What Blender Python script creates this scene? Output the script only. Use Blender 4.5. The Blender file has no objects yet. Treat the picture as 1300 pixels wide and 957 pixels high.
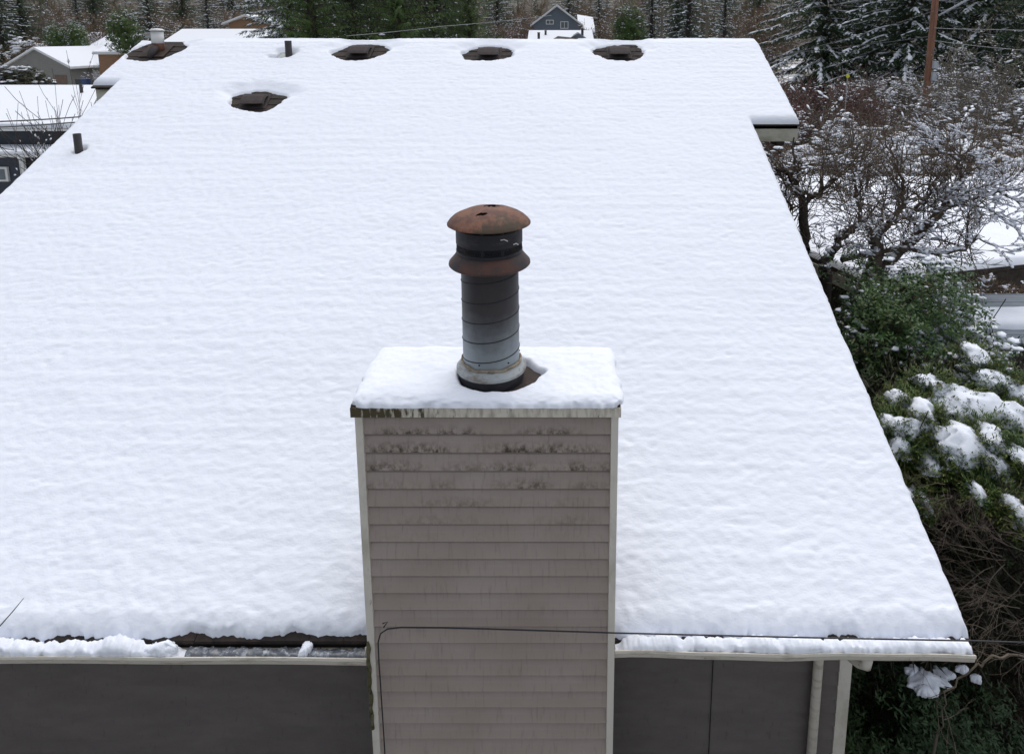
import bpy, math, random
import numpy as np
from math import radians as R
sc = bpy.context.scene
C = sc.collection
rng = np.random.default_rng(7)
random.seed(7)

# ------------------------------------------------------------------ camera maths
TH = R(10.0); FPX = 867.0; CX, CY = 705.0, 200.0; CAMZ = 6.6
def ray(px, py):
    u = (px-CX)/FPX; v = (py-CY)/FPX
    return np.array([u, math.cos(TH)-v*math.sin(TH), -(math.sin(TH)+v*math.cos(TH))])
def at(px, py, Y):
    d = ray(px, py); return d*(Y/d[1]) + np.array([0, 0, CAMZ])
def xat(px, Y, z=3.0):
    zc = Y*math.cos(TH)+(CAMZ-z)*math.sin(TH)
    return (px-CX)/FPX*zc
SL = 0.4877                                   # roof slope
Y0, YR = 3.72, 11.26                          # eave, ridge
def RS(Y): return 2.896+(Y-3.66)*SL           # top of the snow
def SS(Y): return RS(Y)-0.085                 # shingles

# ------------------------------------------------------------------ noise
def _h(i, j, k, s):
    n = (i*374761393+j*668265263+k*1274126177+s*974711) & 0xffffffff
    n = ((n ^ (n >> 13))*1274126177) & 0xffffffff
    n = n ^ (n >> 16)
    return (n & 0xffff)/65535.0*2-1
def noise(x, y, z=None, s=0):
    x = np.asarray(x, float); y = np.asarray(y, float)
    z = np.zeros_like(x) if z is None else np.asarray(z, float)
    xi = np.floor(x).astype(np.int64); yi = np.floor(y).astype(np.int64); zi = np.floor(z).astype(np.int64)
    fx, fy, fz = x-xi, y-yi, z-zi
    fx = fx*fx*(3-2*fx); fy = fy*fy*(3-2*fy); fz = fz*fz*(3-2*fz)
    r = 0
    for a in (0, 1):
        for b in (0, 1):
            for c in (0, 1):
                w = (fx if a else 1-fx)*(fy if b else 1-fy)*(fz if c else 1-fz)
                r = r+w*_h(xi+a, yi+b, zi+c, s)
    return r
def sstep(a, b, x):
    t = np.clip((x-a)/(b-a), 0, 1); return t*t*(3-2*t)
def ground_z(x, y):
    x = np.asarray(x, float); y = np.asarray(y, float)
    g = 0.8*sstep(25, 85, y)+1.3*sstep(85, 140, y)
    g = g+np.maximum(0, y-135)*0.10+0.0*x
    g = g+1.0*sstep(6, 25, x)*sstep(18, 40, y)
    return g

# ------------------------------------------------------------------ mesh helpers
def npobj(name, V, F, m, parent=None, smooth=False, link=True):
    V = np.asarray(V, np.float32); me = bpy.data.meshes.new(name)
    if isinstance(F, np.ndarray):
        k = F.shape[1]; n = len(F)
        me.vertices.add(len(V)); me.vertices.foreach_set('co', V.ravel())
        me.loops.add(n*k); me.loops.foreach_set('vertex_index', F.astype(np.int32).ravel())
        me.polygons.add(n)
        me.polygons.foreach_set('loop_start', np.arange(0, n*k, k, dtype=np.int32))
        me.update(calc_edges=True)
    else:
        me.from_pydata([tuple(map(float, v)) for v in V], [], F)
    if smooth: me.polygons.foreach_set('use_smooth', np.ones(len(me.polygons), bool))
    me.materials.append(m); me.validate(); me.update()
    o = bpy.data.objects.new(name, me)
    if link: C.objects.link(o)
    if parent is not None: o.parent = parent
    return o
class MB:
    def __init__(s): s.v = []; s.f = []
    def add(s, v, f):
        b = len(s.v); s.v += [tuple(map(float, p)) for p in v]; s.f += [tuple(i+b for i in q) for q in f]
    def hexa(s, p):       # 8 points: bottom 4 ccw, top 4 ccw
        s.add(p, [(3,2,1,0),(4,5,6,7),(0,1,5,4),(1,2,6,5),(2,3,7,6),(3,0,4,7)])
    def box(s, x0, x1, y0, y1, z0, z1):
        s.hexa([(x0,y0,z0),(x1,y0,z0),(x1,y1,z0),(x0,y1,z0),(x0,y0,z1),(x1,y0,z1),(x1,y1,z1),(x0,y1,z1)])
    def prism(s, poly, z0, z1):   # polygon xy (ccw) with z0/z1 scalars or functions
        n = len(poly); f0 = z0 if callable(z0) else (lambda x, y: z0); f1 = z1 if callable(z1) else (lambda x, y: z1)
        v = [(x, y, f0(x, y)) for x, y in poly]+[(x, y, f1(x, y)) for x, y in poly]
        s.add(v, [tuple(range(n))[::-1], tuple(range(n, 2*n))]+[(i, (i+1) % n, n+(i+1) % n, n+i) for i in range(n)])
    def lathe(s, prof, c=(0, 0), n=48, closed=False):
        m = len(prof); v = []
        for i in range(n):
            a = 2*math.pi*i/n
            for r, z in prof: v.append((c[0]+r*math.cos(a), c[1]+r*math.sin(a), z))
        f = []
        for i in range(n):
            j = (i+1) % n
            for k in range(m if closed else m-1):
                l = (k+1) % m
                f.append((i*m+k, j*m+k, j*m+l, i*m+l))
        s.add(v, f)
    def tube(s, pts, r, n=8, cap=True):
        pts = [np.array(p, float) for p in pts]; rs = r if hasattr(r, '__len__') else [r]*len(pts)
        v = []; up = np.array([0, 0, 1.0]); prev = None
        for i, p in enumerate(pts):
            t = pts[min(i+1, len(pts)-1)]-pts[max(i-1, 0)]; t = t/np.linalg.norm(t)
            if prev is None:
                a = np.cross(t, up if abs(t[2]) < .9 else np.array([1., 0, 0]))
            else:
                a = prev-t*np.dot(prev, t)
            a = a/np.linalg.norm(a); prev = a; b = np.cross(t, a)
            for k in range(n):
                w = 2*math.pi*k/n; v.append(p+rs[i]*(a*math.cos(w)+b*math.sin(w)))
        f = [(i*n+k, i*n+(k+1) % n, (i+1)*n+(k+1) % n, (i+1)*n+k) for i in range(len(pts)-1) for k in range(n)]
        if cap: f += [tuple(range(n))[::-1], tuple(range((len(pts)-1)*n, len(pts)*n))]
        s.add(v, f)
    def build(s, name, m, parent=None, smooth=False, bevel=0):
        me = bpy.data.meshes.new(name); me.from_pydata(s.v, [], s.f); me.update()
        if smooth: me.polygons.foreach_set('use_smooth', np.ones(len(me.polygons), bool))
        me.materials.append(m); o = bpy.data.objects.new(name, me); C.objects.link(o)
        if parent is not None: o.parent = parent
        if bevel:
            b = o.modifiers.new('bevel', 'BEVEL'); b.width = bevel; b.segments = 2; b.limit_method = 'ANGLE'
        return o
def tubes(segs, sides=4):
    S = np.asarray(segs, float); p0, p1, r0, r1 = S[:, :3], S[:, 3:6], S[:, 6], S[:, 7]
    t = p1-p0; L = np.linalg.norm(t, axis=1, keepdims=True)+1e-9; t = t/L
    ref = np.where(np.abs(t[:, 2:3]) > .9, np.array([[1., 0, 0]]), np.array([[0, 0, 1.]]))
    a = np.cross(t, ref); a /= np.linalg.norm(a, axis=1, keepdims=True)+1e-9; b = np.cross(t, a)
    n = len(S); V = np.zeros((n, 2*sides, 3))
    for k in range(sides):
        w = 2*math.pi*k/sides; d = a*math.cos(w)+b*math.sin(w)
        V[:, k] = p0+d*r0[:, None]; V[:, sides+k] = p1+t*(r1*.3)[:, None]+d*r1[:, None]
    q = np.array([[k, (k+1) % sides, sides+(k+1) % sides, sides+k] for k in range(sides)])
    F = (q[None]+(np.arange(n)*2*sides)[:, None, None]).reshape(-1, 4)
    return V.reshape(-1, 3), F
def ico(sub):
    import bmesh
    bm = bmesh.new(); bmesh.ops.create_icosphere(bm, subdivisions=sub, radius=1)
    V = np.array([v.co[:] for v in bm.verts]); F = np.array([[v.index for v in f.verts] for f in bm.faces]); bm.free()
    return V, F
ICO = {1: ico(1), 2: ico(2), 3: ico(3), 4: ico(4)}
def blobs(cen, A, B, U, sub=1, rough=.25, seed=0):
    """lumps at cen with half axes A, B, U (n,3)"""
    T, F = ICO[sub]; n = len(cen); m = len(T)
    cen, A, B, U = [np.asarray(q, float).reshape(n, 3) for q in (cen, A, B, U)]
    tz = np.where(T[:, 2] < 0, T[:, 2]*.45, T[:, 2])
    V = cen[:, None]+T[None, :, 0:1]*A[:, None]+T[None, :, 1:2]*B[:, None]+tz[None, :, None]*U[:, None]
    if sub <= 2:
        r = np.random.default_rng(seed+n).normal(0, rough, (n, m, 1))
        V = cen[:, None]+(V-cen[:, None])*(1+np.clip(r, -.5, .5))
    FF = (F[None]+(np.arange(n)*m)[:, None, None]).reshape(-1, 3)
    return V.reshape(-1, 3), FF
def vblob(cen, sx, sy, sz, sub=1, rough=.25, seed=0):
    cen = np.asarray(cen, float); n = len(cen); r = np.random.default_rng(seed)
    a = r.uniform(0, 2*np.pi, n); o = np.zeros(n)
    sx = np.broadcast_to(sx, n); sy = np.broadcast_to(sy, n); sz = np.broadcast_to(sz, n)
    return blobs(cen, np.c_[np.cos(a)*sx, np.sin(a)*sx, o], np.c_[-np.sin(a)*sy, np.cos(a)*sy, o], np.c_[o, o, sz], sub, rough, seed)
def join(parts):
    Vs = []; Fs = []; b = 0
    for V, F in parts:
        if len(V) == 0: continue
        Vs.append(V); Fs.append(F+b); b += len(V)
    return np.concatenate(Vs), np.concatenate(Fs)
def blades(P, D, W, L, width):
    """tapered leaf quads: base P, unit direction D, side W, length L, width"""
    L = np.asarray(L)[:, None]; w = np.asarray(width)[:, None]
    V = np.stack([P, P+D*L*.45+W*w, P+D*L, P+D*L*.45-W*w], 1)
    n = len(P); F = (np.arange(4)[None]+4*np.arange(n)[:, None])
    return V.reshape(-1, 3), F
def snow_slab(c, rx, ry, th_, sd_, tilt_=.25, sag_=.23):
    T_, F_ = ICO[4]
    ph = np.arctan2(T_[:, 1], T_[:, 0])
    outl = 1+.34*noise(np.cos(ph)*1.5+sd_, np.sin(ph)*1.5, s=5)+.20*noise(np.cos(ph)*4+sd_, np.sin(ph)*4, s=6)+.10*noise(np.cos(ph)*10+sd_, np.sin(ph)*10, s=7)
    X_ = T_[:, 0]*rx*outl; Y_ = T_[:, 1]*ry*outl
    topn = .75+.5*noise(X_/.16+sd_, Y_/.16, s=8)+.22*noise(X_/.06+sd_, Y_/.06, s=9)
    Zt = np.sign(T_[:, 2])*np.abs(T_[:, 2])**.75
    Z_ = np.where(Zt > 0, Zt*th_*topn, Zt*.035)-sag_*(T_[:, 0]**2+T_[:, 1]**2)*rx+.05*min(1, rx/.2)*noise(X_/.22+sd_, Y_/.22, s=10)+.025*min(1, rx/.2)*noise(X_/.08+sd_, Y_/.08, s=12)+tilt_*Y_
    V_ = np.c_[X_, Y_, Z_]; V_ += .010*min(1, rx/.12)*np.c_[noise(V_[:, 0]/.03, V_[:, 1]/.03, V_[:, 2]/.03, s=13), noise(V_[:, 0]/.03, V_[:, 1]/.03, V_[:, 2]/.03, s=14), noise(V_[:, 0]/.03, V_[:, 1]/.03, V_[:, 2]/.03, s=15)]
    return V_+np.asarray(c), F_
def unit(v): return v/(np.linalg.norm(v, axis=-1, keepdims=True)+1e-9)

# ------------------------------------------------------------------ tags
def tag(o, label=None, cat=None, group=None, kind=None):
    if label: o['label'] = label
    if cat: o['category'] = cat
    if group: o['group'] = group
    if kind: o['kind'] = kind
    return o
def thing(name, label, cat, loc=(0, 0, 0), rz=0, group=None, sc_=1):
    o = bpy.data.objects.new(name, None); C.objects.link(o); o.empty_display_size = .2
    o.location = loc; o.rotation_euler = (0, 0, rz)
    if sc_ != 1: o.scale = (sc_,)*3 if not hasattr(sc_, '__len__') else sc_
    return tag(o, label, cat, group)
def copy_thing(o, loc, rz, s, label, group=None):
    c = o.copy(); C.objects.link(c); c.location = loc; c.rotation_euler = (0, 0, rz)
    c.scale = (s,)*3 if not hasattr(s, '__len__') else s
    c['label'] = label
    if group: c['group'] = group
    for ch in list(o.children):
        d = ch.copy(); C.objects.link(d); d.parent = c
        for g in list(ch.children):
            e = g.copy(); C.objects.link(e); e.parent = d
    return c

# ------------------------------------------------------------------ materials
def mat(name, col, rough=.7, metal=0, noise_=None, bump=None, spec=.5, extra=None):
    m = bpy.data.materials.new(name); m.use_nodes = True; nt = m.node_tree; N = nt.nodes; Lk = nt.links
    b = N['Principled BSDF']; b.inputs['Roughness'].default_value = rough; b.inputs['Metallic'].default_value = metal
    b.inputs['Specular IOR Level'].default_value = spec
    b.inputs['Base Color'].default_value = (*col, 1)
    tc = N.new('ShaderNodeTexCoord')
    if noise_:            # list of (scale, (sx,sy,sz), colour, lo, hi)
        cur = None
        for (scl, st, c2, lo, hi) in noise_:
            mp = N.new('ShaderNodeMapping'); mp.inputs['Scale'].default_value = st; Lk.new(tc.outputs['Object'], mp.inputs[0])
            tx = N.new('ShaderNodeTexNoise'); tx.inputs['Scale'].default_value = scl; tx.inputs['Detail'].default_value = 6
            tx.inputs['Roughness'].default_value = .65; Lk.new(mp.outputs[0], tx.inputs['Vector'])
            mr = N.new('ShaderNodeMapRange'); mr.inputs['From Min'].default_value = lo; mr.inputs['From Max'].default_value = hi
            Lk.new(tx.outputs['Fac'], mr.inputs['Value'])
            mx = N.new('ShaderNodeMix'); mx.data_type = 'RGBA'; Lk.new(mr.outputs[0], mx.inputs['Factor'])
            if cur is None: mx.inputs['A'].default_value = (*col, 1)
            else: Lk.new(cur, mx.inputs['A'])
            mx.inputs['B'].default_value = (*c2, 1); cur = mx.outputs['Result']
        Lk.new(cur, b.inputs['Base Color'])
    if bump:              # list of (scale, stretch, strength, distance)
        prev = None
        for (scl, st, stg, dist) in bump:
            mp = N.new('ShaderNodeMapping'); mp.inputs['Scale'].default_value = st; Lk.new(tc.outputs['Object'], mp.inputs[0])
            tx = N.new('ShaderNodeTexNoise'); tx.inputs['Scale'].default_value = scl; tx.inputs['Detail'].default_value = 5
            Lk.new(mp.outputs[0], tx.inputs['Vector'])
            bp = N.new('ShaderNodeBump'); bp.inputs['Strength'].default_value = stg; bp.inputs['Distance'].default_value = dist
            Lk.new(tx.outputs['Fac'], bp.inputs['Height'])
            if prev: Lk.new(prev, bp.inputs['Normal'])
            prev = bp.outputs[0]
        Lk.new(prev, b.inputs['Normal'])
    if extra: extra(m, nt, N, Lk, b, tc)
    return m
O3 = (1, 1, 1)
M = {}
SNOWC = (.84, .875, .95)
M['snow'] = mat('snow', SNOWC, .65, spec=.25, bump=[(9, (1, 2.2, 1), .2, .03), (45, (1, 2, 1), .25, .008)])
M['snow_far'] = mat('snow_far', (.80, .83, .88), .8, spec=.2)
M['ice'] = mat('ice', (.10, .11, .13), .25, spec=.6, noise_=[(18, O3, (.42, .45, .50), .52, .66)], bump=[(30, O3, .5, .01)])
M['shingle'] = mat('shingle', (.026, .019, .017), .9, noise_=[(9, (1, .3, 1), (.060, .040, .031), .45, .7), (60, O3, (.022, .018, .016), .5, .75)], bump=[(120, O3, .5, .004)])
M['fascia'] = mat('fascia', (.52, .50, .42), .6, noise_=[(3, (1, 1, 3), (.30, .29, .19), .45, .7), (14, (1, 1, 2), (.16, .15, .07), .60, .75)])
M['gutter'] = mat('gutter', (.66, .62, .54), .4, noise_=[(6, (1, 1, 4), (.42, .38, .29), .5, .7), (25, (1, 1, .6), (.15, .11, .06), .66, .78)])
M['trim'] = mat('trim', (.70, .665, .59), .5, noise_=[(4, (1, 1, .5), (.52, .49, .41), .5, .7), (22, (2, 2, .6), (.13, .12, .07), .64, .75)])
M['white_trim'] = mat('white_trim', (.72, .72, .70), .5)
M['dark'] = mat('dark_gap', (.02, .018, .016), .9)

def siding_extra(z0, pitch, x0, x1, mould=True):
    def f(m, nt, N, Lk, b, tc):
        sp = N.new('ShaderNodeSeparateXYZ'); Lk.new(tc.outputs['Object'], sp.inputs[0])
        def mth(op, a, c, clamp=False):
            n = N.new('ShaderNodeMath'); n.operation = op; n.use_clamp = clamp
            for i, q in enumerate((a, c)):
                if q is None: continue
                if isinstance(q, (int, float)): n.inputs[i].default_value = q
                else: Lk.new(q, n.inputs[i])
            return n.outputs[0]
        z = mth('SUBTRACT', sp.outputs['Z'], z0)
        fr = mth('FRACT', mth('DIVIDE', z, pitch), None)          # 0 bottom lap .. 1 top
        cid = mth('FLOOR', mth('DIVIDE', z, pitch), None)
        # streaky mould blotches
        cmb = N.new('ShaderNodeCombineXYZ'); Lk.new(mth('MULTIPLY', sp.outputs['X'], 30), cmb.inputs[0])
        Lk.new(mth('MULTIPLY', sp.outputs['Z'], 24), cmb.inputs[1]); Lk.new(mth('MULTIPLY', cid, 3.7), cmb.inputs[2])
        t1 = N.new('ShaderNodeTexNoise'); t1.inputs['Scale'].default_value = 1; t1.inputs['Detail'].default_value = 5; t1.inputs['Roughness'].default_value = .7
        Lk.new(cmb.outputs[0], t1.inputs['Vector'])
        t2 = N.new('ShaderNodeTexNoise'); t2.inputs['Scale'].default_value = 1; t2.inputs['Detail'].default_value = 2
        c2 = N.new('ShaderNodeCombineXYZ'); Lk.new(mth('MULTIPLY', sp.outputs['X'], 2.6), c2.inputs[0]); Lk.new(mth('MULTIPLY', cid, 1.9), c2.inputs[1])
        Lk.new(c2.outputs[0], t2.inputs['Vector'])
        low = mth('SUBTRACT', 1.0, fr)                              # strongest near the lap
        band = mth('MULTIPLY', mth('SUBTRACT', low, .30, True), 2.3)
        top = N.new('ShaderNodeMapRange'); top.inputs['From Min'].default_value = .85; top.inputs['From Max'].default_value = 1.45
        Lk.new(z, top.inputs['Value'])                              # z above z0: only the upper courses are mouldy
        cut = N.new('ShaderNodeMapRange'); cut.inputs['From Min'].default_value = 1.70; cut.inputs['From Max'].default_value = 1.60
        Lk.new(z, cut.inputs['Value'])
        m1 = mth('MULTIPLY', mth('MULTIPLY', band, top.outputs[0]), cut.outputs[0])
        k = N.new('ShaderNodeMapRange'); k.inputs['From Min'].default_value = .40; k.inputs['From Max'].default_value = .64; Lk.new(t1.outputs['Fac'], k.inputs['Value'])
        k2 = N.new('ShaderNodeMapRange'); k2.inputs['From Min'].default_value = .40; k2.inputs['From Max'].default_value = .62; Lk.new(t2.outputs['Fac'], k2.inputs['Value'])
        fac = mth('MULTIPLY', mth('MULTIPLY', mth('MULTIPLY', m1, k.outputs[0]), k2.outputs[0]), 0.95 if mould else 0.0, True)
        # base tone
        t3 = N.new('ShaderNodeTexNoise'); t3.inputs['Scale'].default_value = 2.5; t3.inputs['Detail'].default_value = 6; Lk.new(tc.outputs['Object'], t3.inputs['Vector'])
        mx = N.new('ShaderNodeMix'); mx.data_type = 'RGBA'; mx.inputs['A'].default_value = (.340, .283, .245, 1); mx.inputs['B'].default_value = (.385, .328, .288, 1)
        k3 = N.new('ShaderNodeMapRange'); k3.inputs['From Min'].default_value = .35; k3.inputs['From Max'].default_value = .65; Lk.new(t3.outputs['Fac'], k3.inputs['Value'])
        Lk.new(k3.outputs[0], mx.inputs['Factor'])
        # fine dirt runs
        c4 = N.new('ShaderNodeCombineXYZ'); Lk.new(mth('MULTIPLY', sp.outputs['X'], 60), c4.inputs[0]); Lk.new(mth('MULTIPLY', sp.outputs['Z'], 7), c4.inputs[1])
        t4 = N.new('ShaderNodeTexNoise'); t4.inputs['Scale'].default_value = 1; t4.inputs['Detail'].default_value = 4; Lk.new(c4.outputs[0], t4.inputs['Vector'])
        k4 = N.new('ShaderNodeMapRange'); k4.inputs['From Min'].default_value = .55; k4.inputs['From Max'].default_value = .8; k4.inputs['To Max'].default_value = .45; Lk.new(t4.outputs['Fac'], k4.inputs['Value'])
        mx2 = N.new('ShaderNodeMix'); mx2.data_type = 'RGBA'; Lk.new(mx.outputs['Result'], mx2.inputs['A']); mx2.inputs['B'].default_value = (.15, .125, .11, 1); Lk.new(k4.outputs[0], mx2.inputs['Factor'])
        mx3 = N.new('ShaderNodeMix'); mx3.data_type = 'RGBA'; Lk.new(mx2.outputs['Result'], mx3.inputs['A']); mx3.inputs['B'].default_value = (.062, .046, .030, 1); Lk.new(fac, mx3.inputs['Factor'])
        Lk.new(mx3.outputs['Result'], b.inputs['Base Color'])
    return f
ZC0 = 4.49-0.1147*15.0-.004
M['siding'] = mat('siding', (.24, .21, .2), .55, spec=.35, bump=[(60, (1, 1, .3), .15, .003)], extra=siding_extra(ZC0, .1147, -1.1, .3))
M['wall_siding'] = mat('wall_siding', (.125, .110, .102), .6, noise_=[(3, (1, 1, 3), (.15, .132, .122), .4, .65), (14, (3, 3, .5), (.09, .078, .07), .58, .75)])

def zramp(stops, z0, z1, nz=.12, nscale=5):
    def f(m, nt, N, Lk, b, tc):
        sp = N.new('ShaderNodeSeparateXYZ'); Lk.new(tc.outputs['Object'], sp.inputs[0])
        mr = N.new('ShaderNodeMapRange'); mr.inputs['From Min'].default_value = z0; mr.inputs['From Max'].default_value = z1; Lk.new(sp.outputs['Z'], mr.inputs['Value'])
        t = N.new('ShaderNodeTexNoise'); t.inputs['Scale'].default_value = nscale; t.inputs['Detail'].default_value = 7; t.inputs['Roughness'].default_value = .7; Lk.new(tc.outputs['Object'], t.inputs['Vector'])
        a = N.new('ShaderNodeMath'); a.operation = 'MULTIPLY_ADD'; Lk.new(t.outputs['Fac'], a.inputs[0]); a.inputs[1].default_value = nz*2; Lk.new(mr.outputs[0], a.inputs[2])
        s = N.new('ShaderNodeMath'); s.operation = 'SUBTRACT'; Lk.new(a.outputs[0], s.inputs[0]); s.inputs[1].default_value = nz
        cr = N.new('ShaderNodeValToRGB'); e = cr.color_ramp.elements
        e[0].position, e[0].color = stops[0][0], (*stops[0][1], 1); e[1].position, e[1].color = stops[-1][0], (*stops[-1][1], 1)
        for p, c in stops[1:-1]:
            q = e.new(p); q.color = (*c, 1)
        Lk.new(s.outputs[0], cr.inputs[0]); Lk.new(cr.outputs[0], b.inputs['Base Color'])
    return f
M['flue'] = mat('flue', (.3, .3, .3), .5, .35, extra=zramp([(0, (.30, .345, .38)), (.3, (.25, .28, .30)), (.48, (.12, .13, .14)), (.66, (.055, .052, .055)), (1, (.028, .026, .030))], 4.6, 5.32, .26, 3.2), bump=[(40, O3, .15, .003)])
M['rust'] = mat('rust', (.110, .050, .038), .75, .1, noise_=[(9, (1, 1, .6), (.20, .095, .058), .44, .60), (6, (1, .6, 1), (.070, .050, .032), .52, .60), (60, O3, (.10, .035, .02), .55, .75)], bump=[(70, O3, .3, .003)])
M['rust2'] = mat('rust_dark', (.11, .055, .040), .7, .2, noise_=[(3.2, O3, (.050, .045, .048), .40, .54), (40, O3, (.17, .08, .05), .6, .75)], bump=[(70, O3, .3, .003)])
M['soot'] = mat('soot', (.022, .022, .028), .6, .3, noise_=[(9, (1, 1, 3), (.05, .045, .045), .5, .7)])
M['galv'] = mat('galvanised', (.36, .385, .39), .5, .4, noise_=[(10, (1, 1, 3), (.22, .20, .17), .45, .64), (25, O3, (.12, .085, .06), .62, .75)])
M['rust_plate'] = mat('rust_plate', (.040, .028, .023), .85, noise_=[(14, O3, (.080, .050, .036), .50, .68)], bump=[(50, O3, .4, .004)])
M['caulk'] = mat('caulk', (.30, .25, .18), .7, noise_=[(20, O3, (.14, .10, .07), .45, .65)])
M['cap_metal'] = mat('cap_metal', (.55, .53, .47), .5, noise_=[(16, (1, 1, .25), (.36, .33, .26), .45, .7)],
    extra=None)
M['vent'] = mat('vent_metal', (.046, .038, .038), .8, 0, noise_=[(14, O3, (.066, .052, .050), .45, .7)], spec=.25)
M['pipe'] = mat('pipe_metal', (.045, .042, .045), .55, .2, noise_=[(15, O3, (.08, .07, .07), .5, .7)])
M['cable'] = mat('cable', (.025, .025, .028), .5)
M['wire'] = mat('wire', (.10, .10, .11), .5)
M['wire_pale'] = mat('wire_pale', (.33, .34, .36), .5)
M['bark'] = mat('bark', (.095, .072, .055), .95, noise_=[(12, (1, 1, .4), (.16, .135, .105), .45, .65), (5, O3, (.06, .075, .04), .58, .7)], bump=[(30, (1, 1, .4), .6, .01)])
M['bark_dark'] = mat('bark_dark', (.045, .034, .029), .95, noise_=[(9, O3, (.075, .06, .05), .45, .65)])
M['twig_brown'] = mat('twig_brown', (.165, .118, .080), .95, noise_=[(.7, O3, (.21, .145, .085), .45, .6), (2, O3, (.11, .083, .066), .5, .65)])
M['twig_red'] = mat('twig_red', (.17, .095, .078), .95, noise_=[(.8, O3, (.11, .078, .07), .45, .6)])
M['twig_grey'] = mat('twig_grey', (.19, .165, .135), .95, noise_=[(1.2, O3, (.12, .105, .08), .45, .6)])
M['twig_dead'] = mat('twig_dead', (.12, .095, .075), .9, noise_=[(4, O3, (.20, .165, .12), .5, .65)])
M['trunk_red'] = mat('pole_wood', (.25, .115, .07), .85, noise_=[(3, (3, 3, .3), (.15, .075, .05), .45, .65), (8, (3, 3, .3), (.33, .18, .12), .55, .7)])
def foliage(name, a, b_, c, scale=1.2):
    return mat(name, a, .6, spec=.3, noise_=[(scale, O3, b_, .42, .58), (scale*4, O3, c, .52, .68)])
M['fir'] = foliage('fir', (.030, .058, .026), (.048, .085, .032), (.026, .045, .024))
M['fir_green'] = foliage('fir_green', (.068, .12, .034), (.10, .155, .042), (.048, .08, .028), .8)
M['twig_near'] = mat('twig_near', (.13, .100, .072), .95, noise_=[(3, O3, (.085, .064, .048), .45, .6)])
M['fir_blue'] = foliage('fir_blue', (.032, .060, .045), (.05, .09, .06), (.025, .045, .032))
M['rhodo'] = foliage('rhodo', (.030, .074, .020), (.055, .115, .028), (.11, .12, .035), 1.6)
M['rhodo'].node_tree.nodes['Principled BSDF'].inputs['Roughness'].default_value = .38
M['juniper'] = foliage('juniper', (.050, .092, .024), (.10, .14, .032), (.17, .16, .045), 3)
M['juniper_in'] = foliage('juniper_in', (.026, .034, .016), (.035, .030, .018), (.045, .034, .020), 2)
M['camellia'] = foliage('camellia', (.03, .04, .022), (.05, .055, .03), (.10, .05, .03), 1.2)
M['navy'] = mat('navy_siding', (.028, .036, .052), .6, noise_=[(.8, (1, 1, 8), (.036, .046, .066), .4, .65)])
M['slate'] = mat('slate_siding', (.11, .135, .165), .6, noise_=[(2, (1, 1, 8), (.13, .155, .185), .4, .6)])
M['greywall'] = mat('grey_siding', (.20, .20, .18), .7, noise_=[(1.5, (1, 1, 8), (.24, .235, .215), .4, .6)])
M['brownwall'] = mat('brown_siding', (.27, .155, .085), .7, noise_=[(2, (1, 1, 5), (.30, .18, .10), .4, .6)])
M['wood'] = mat('fence_wood', (.20, .13, .095), .85, noise_=[(4, (4, 4, .4), (.14, .10, .08), .45, .6)])
M['garage_door'] = mat('garage_door', (.66, .67, .68), .5)
M['glass'] = mat('window_glass', (.11, .14, .16), .1, spec=.8)
M['bin_blue'] = mat('bin_blue', (.02, .05, .15), .5)
M['bin_dark'] = mat('bin_dark', (.03, .035, .04), .5)
M['slate_roof'] = mat('blue_grey_roofing', (.12, .155, .19), .5, noise_=[(3, (1, 6, 1), (.17, .205, .24), .45, .6)])
M['box_grey'] = mat('box_grey', (.42, .46, .50), .5)
M['soil'] = mat('soil', (.030, .022, .017), .95, noise_=[(3, O3, (.05, .036, .026), .45, .65), (14, O3, (.018, .014, .012), .5, .7)], bump=[(8, O3, .7, .05)])
M['ground'] = mat('ground', (.80, .83, .88), .85, spec=.2, noise_=[(.16, O3, (.13, .105, .07), .47, .58), (1.1, O3, (.085, .072, .048), .50, .60)])
M['hillmat'] = mat('hill_floor', (.085, .065, .050), .95, noise_=[(.12, O3, (.05, .055, .038), .45, .6), (.6, O3, (.42, .44, .47), .58, .68)])
M['yellow'] = mat('yellow_paint', (.62, .58, .03), .6)

# ================================================================== SETTING
def grid(x0, x1, y0, y1, nx, ny, fz):
    xs = np.linspace(x0, x1, nx); ys = np.linspace(y0, y1, ny)
    X, Y = np.meshgrid(xs, ys); Z = fz(X, Y)
    V = np.c_[X.ravel(), Y.ravel(), Z.ravel()]
    i = np.arange(nx-1); j = np.arange(ny-1); I, J = np.meshgrid(i, j); a = (J*nx+I).ravel()
    return V, np.c_[a, a+1, a+nx+1, a+nx]
V, F = grid(-260, 260, -40, 132, 210, 90, lambda X, Y: ground_z(X, Y)+.10*noise(X/6, Y/6)+.04*noise(X/1.7, Y/1.7, s=3)-.12)
tag(npobj('ground', V, F, M['ground'], smooth=True), kind='structure')
V, F = grid(-400, 400, 132, 420, 120, 60, lambda X, Y: ground_z(X, Y)+.10*noise(X/6, Y/6)+.04*noise(X/1.7, Y/1.7, s=3)-.12+1.6*noise(X/30, Y/30, s=5)*sstep(135, 160, Y))
tag(npobj('hill', V, F, M['hillmat'], smooth=True), kind='structure')
M['bounce_blocker'] = mat('bounce_blocker', (.075, .06, .05), .8, noise_=[(2, O3, (.05, .042, .036), .45, .6)], bump=[(20, O3, .4, .01)])
mb = MB(); mb.box(-14, 2.15, -7, 4.3, -.1, .12); tag(mb.build('bounce_blocker', M['bounce_blocker']), kind='structure')  # unseen dark slab, added to cut snow bounce onto the front wall
V, F = grid(2.2, 7.6, -1, 9.4, 60, 100, lambda X, Y: .13+.05*noise(X*2, Y*2)+.03*noise(X*7, Y*7, s=2))
tag(npobj('soil', V, F, M['soil'], smooth=True), kind='structure')

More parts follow.
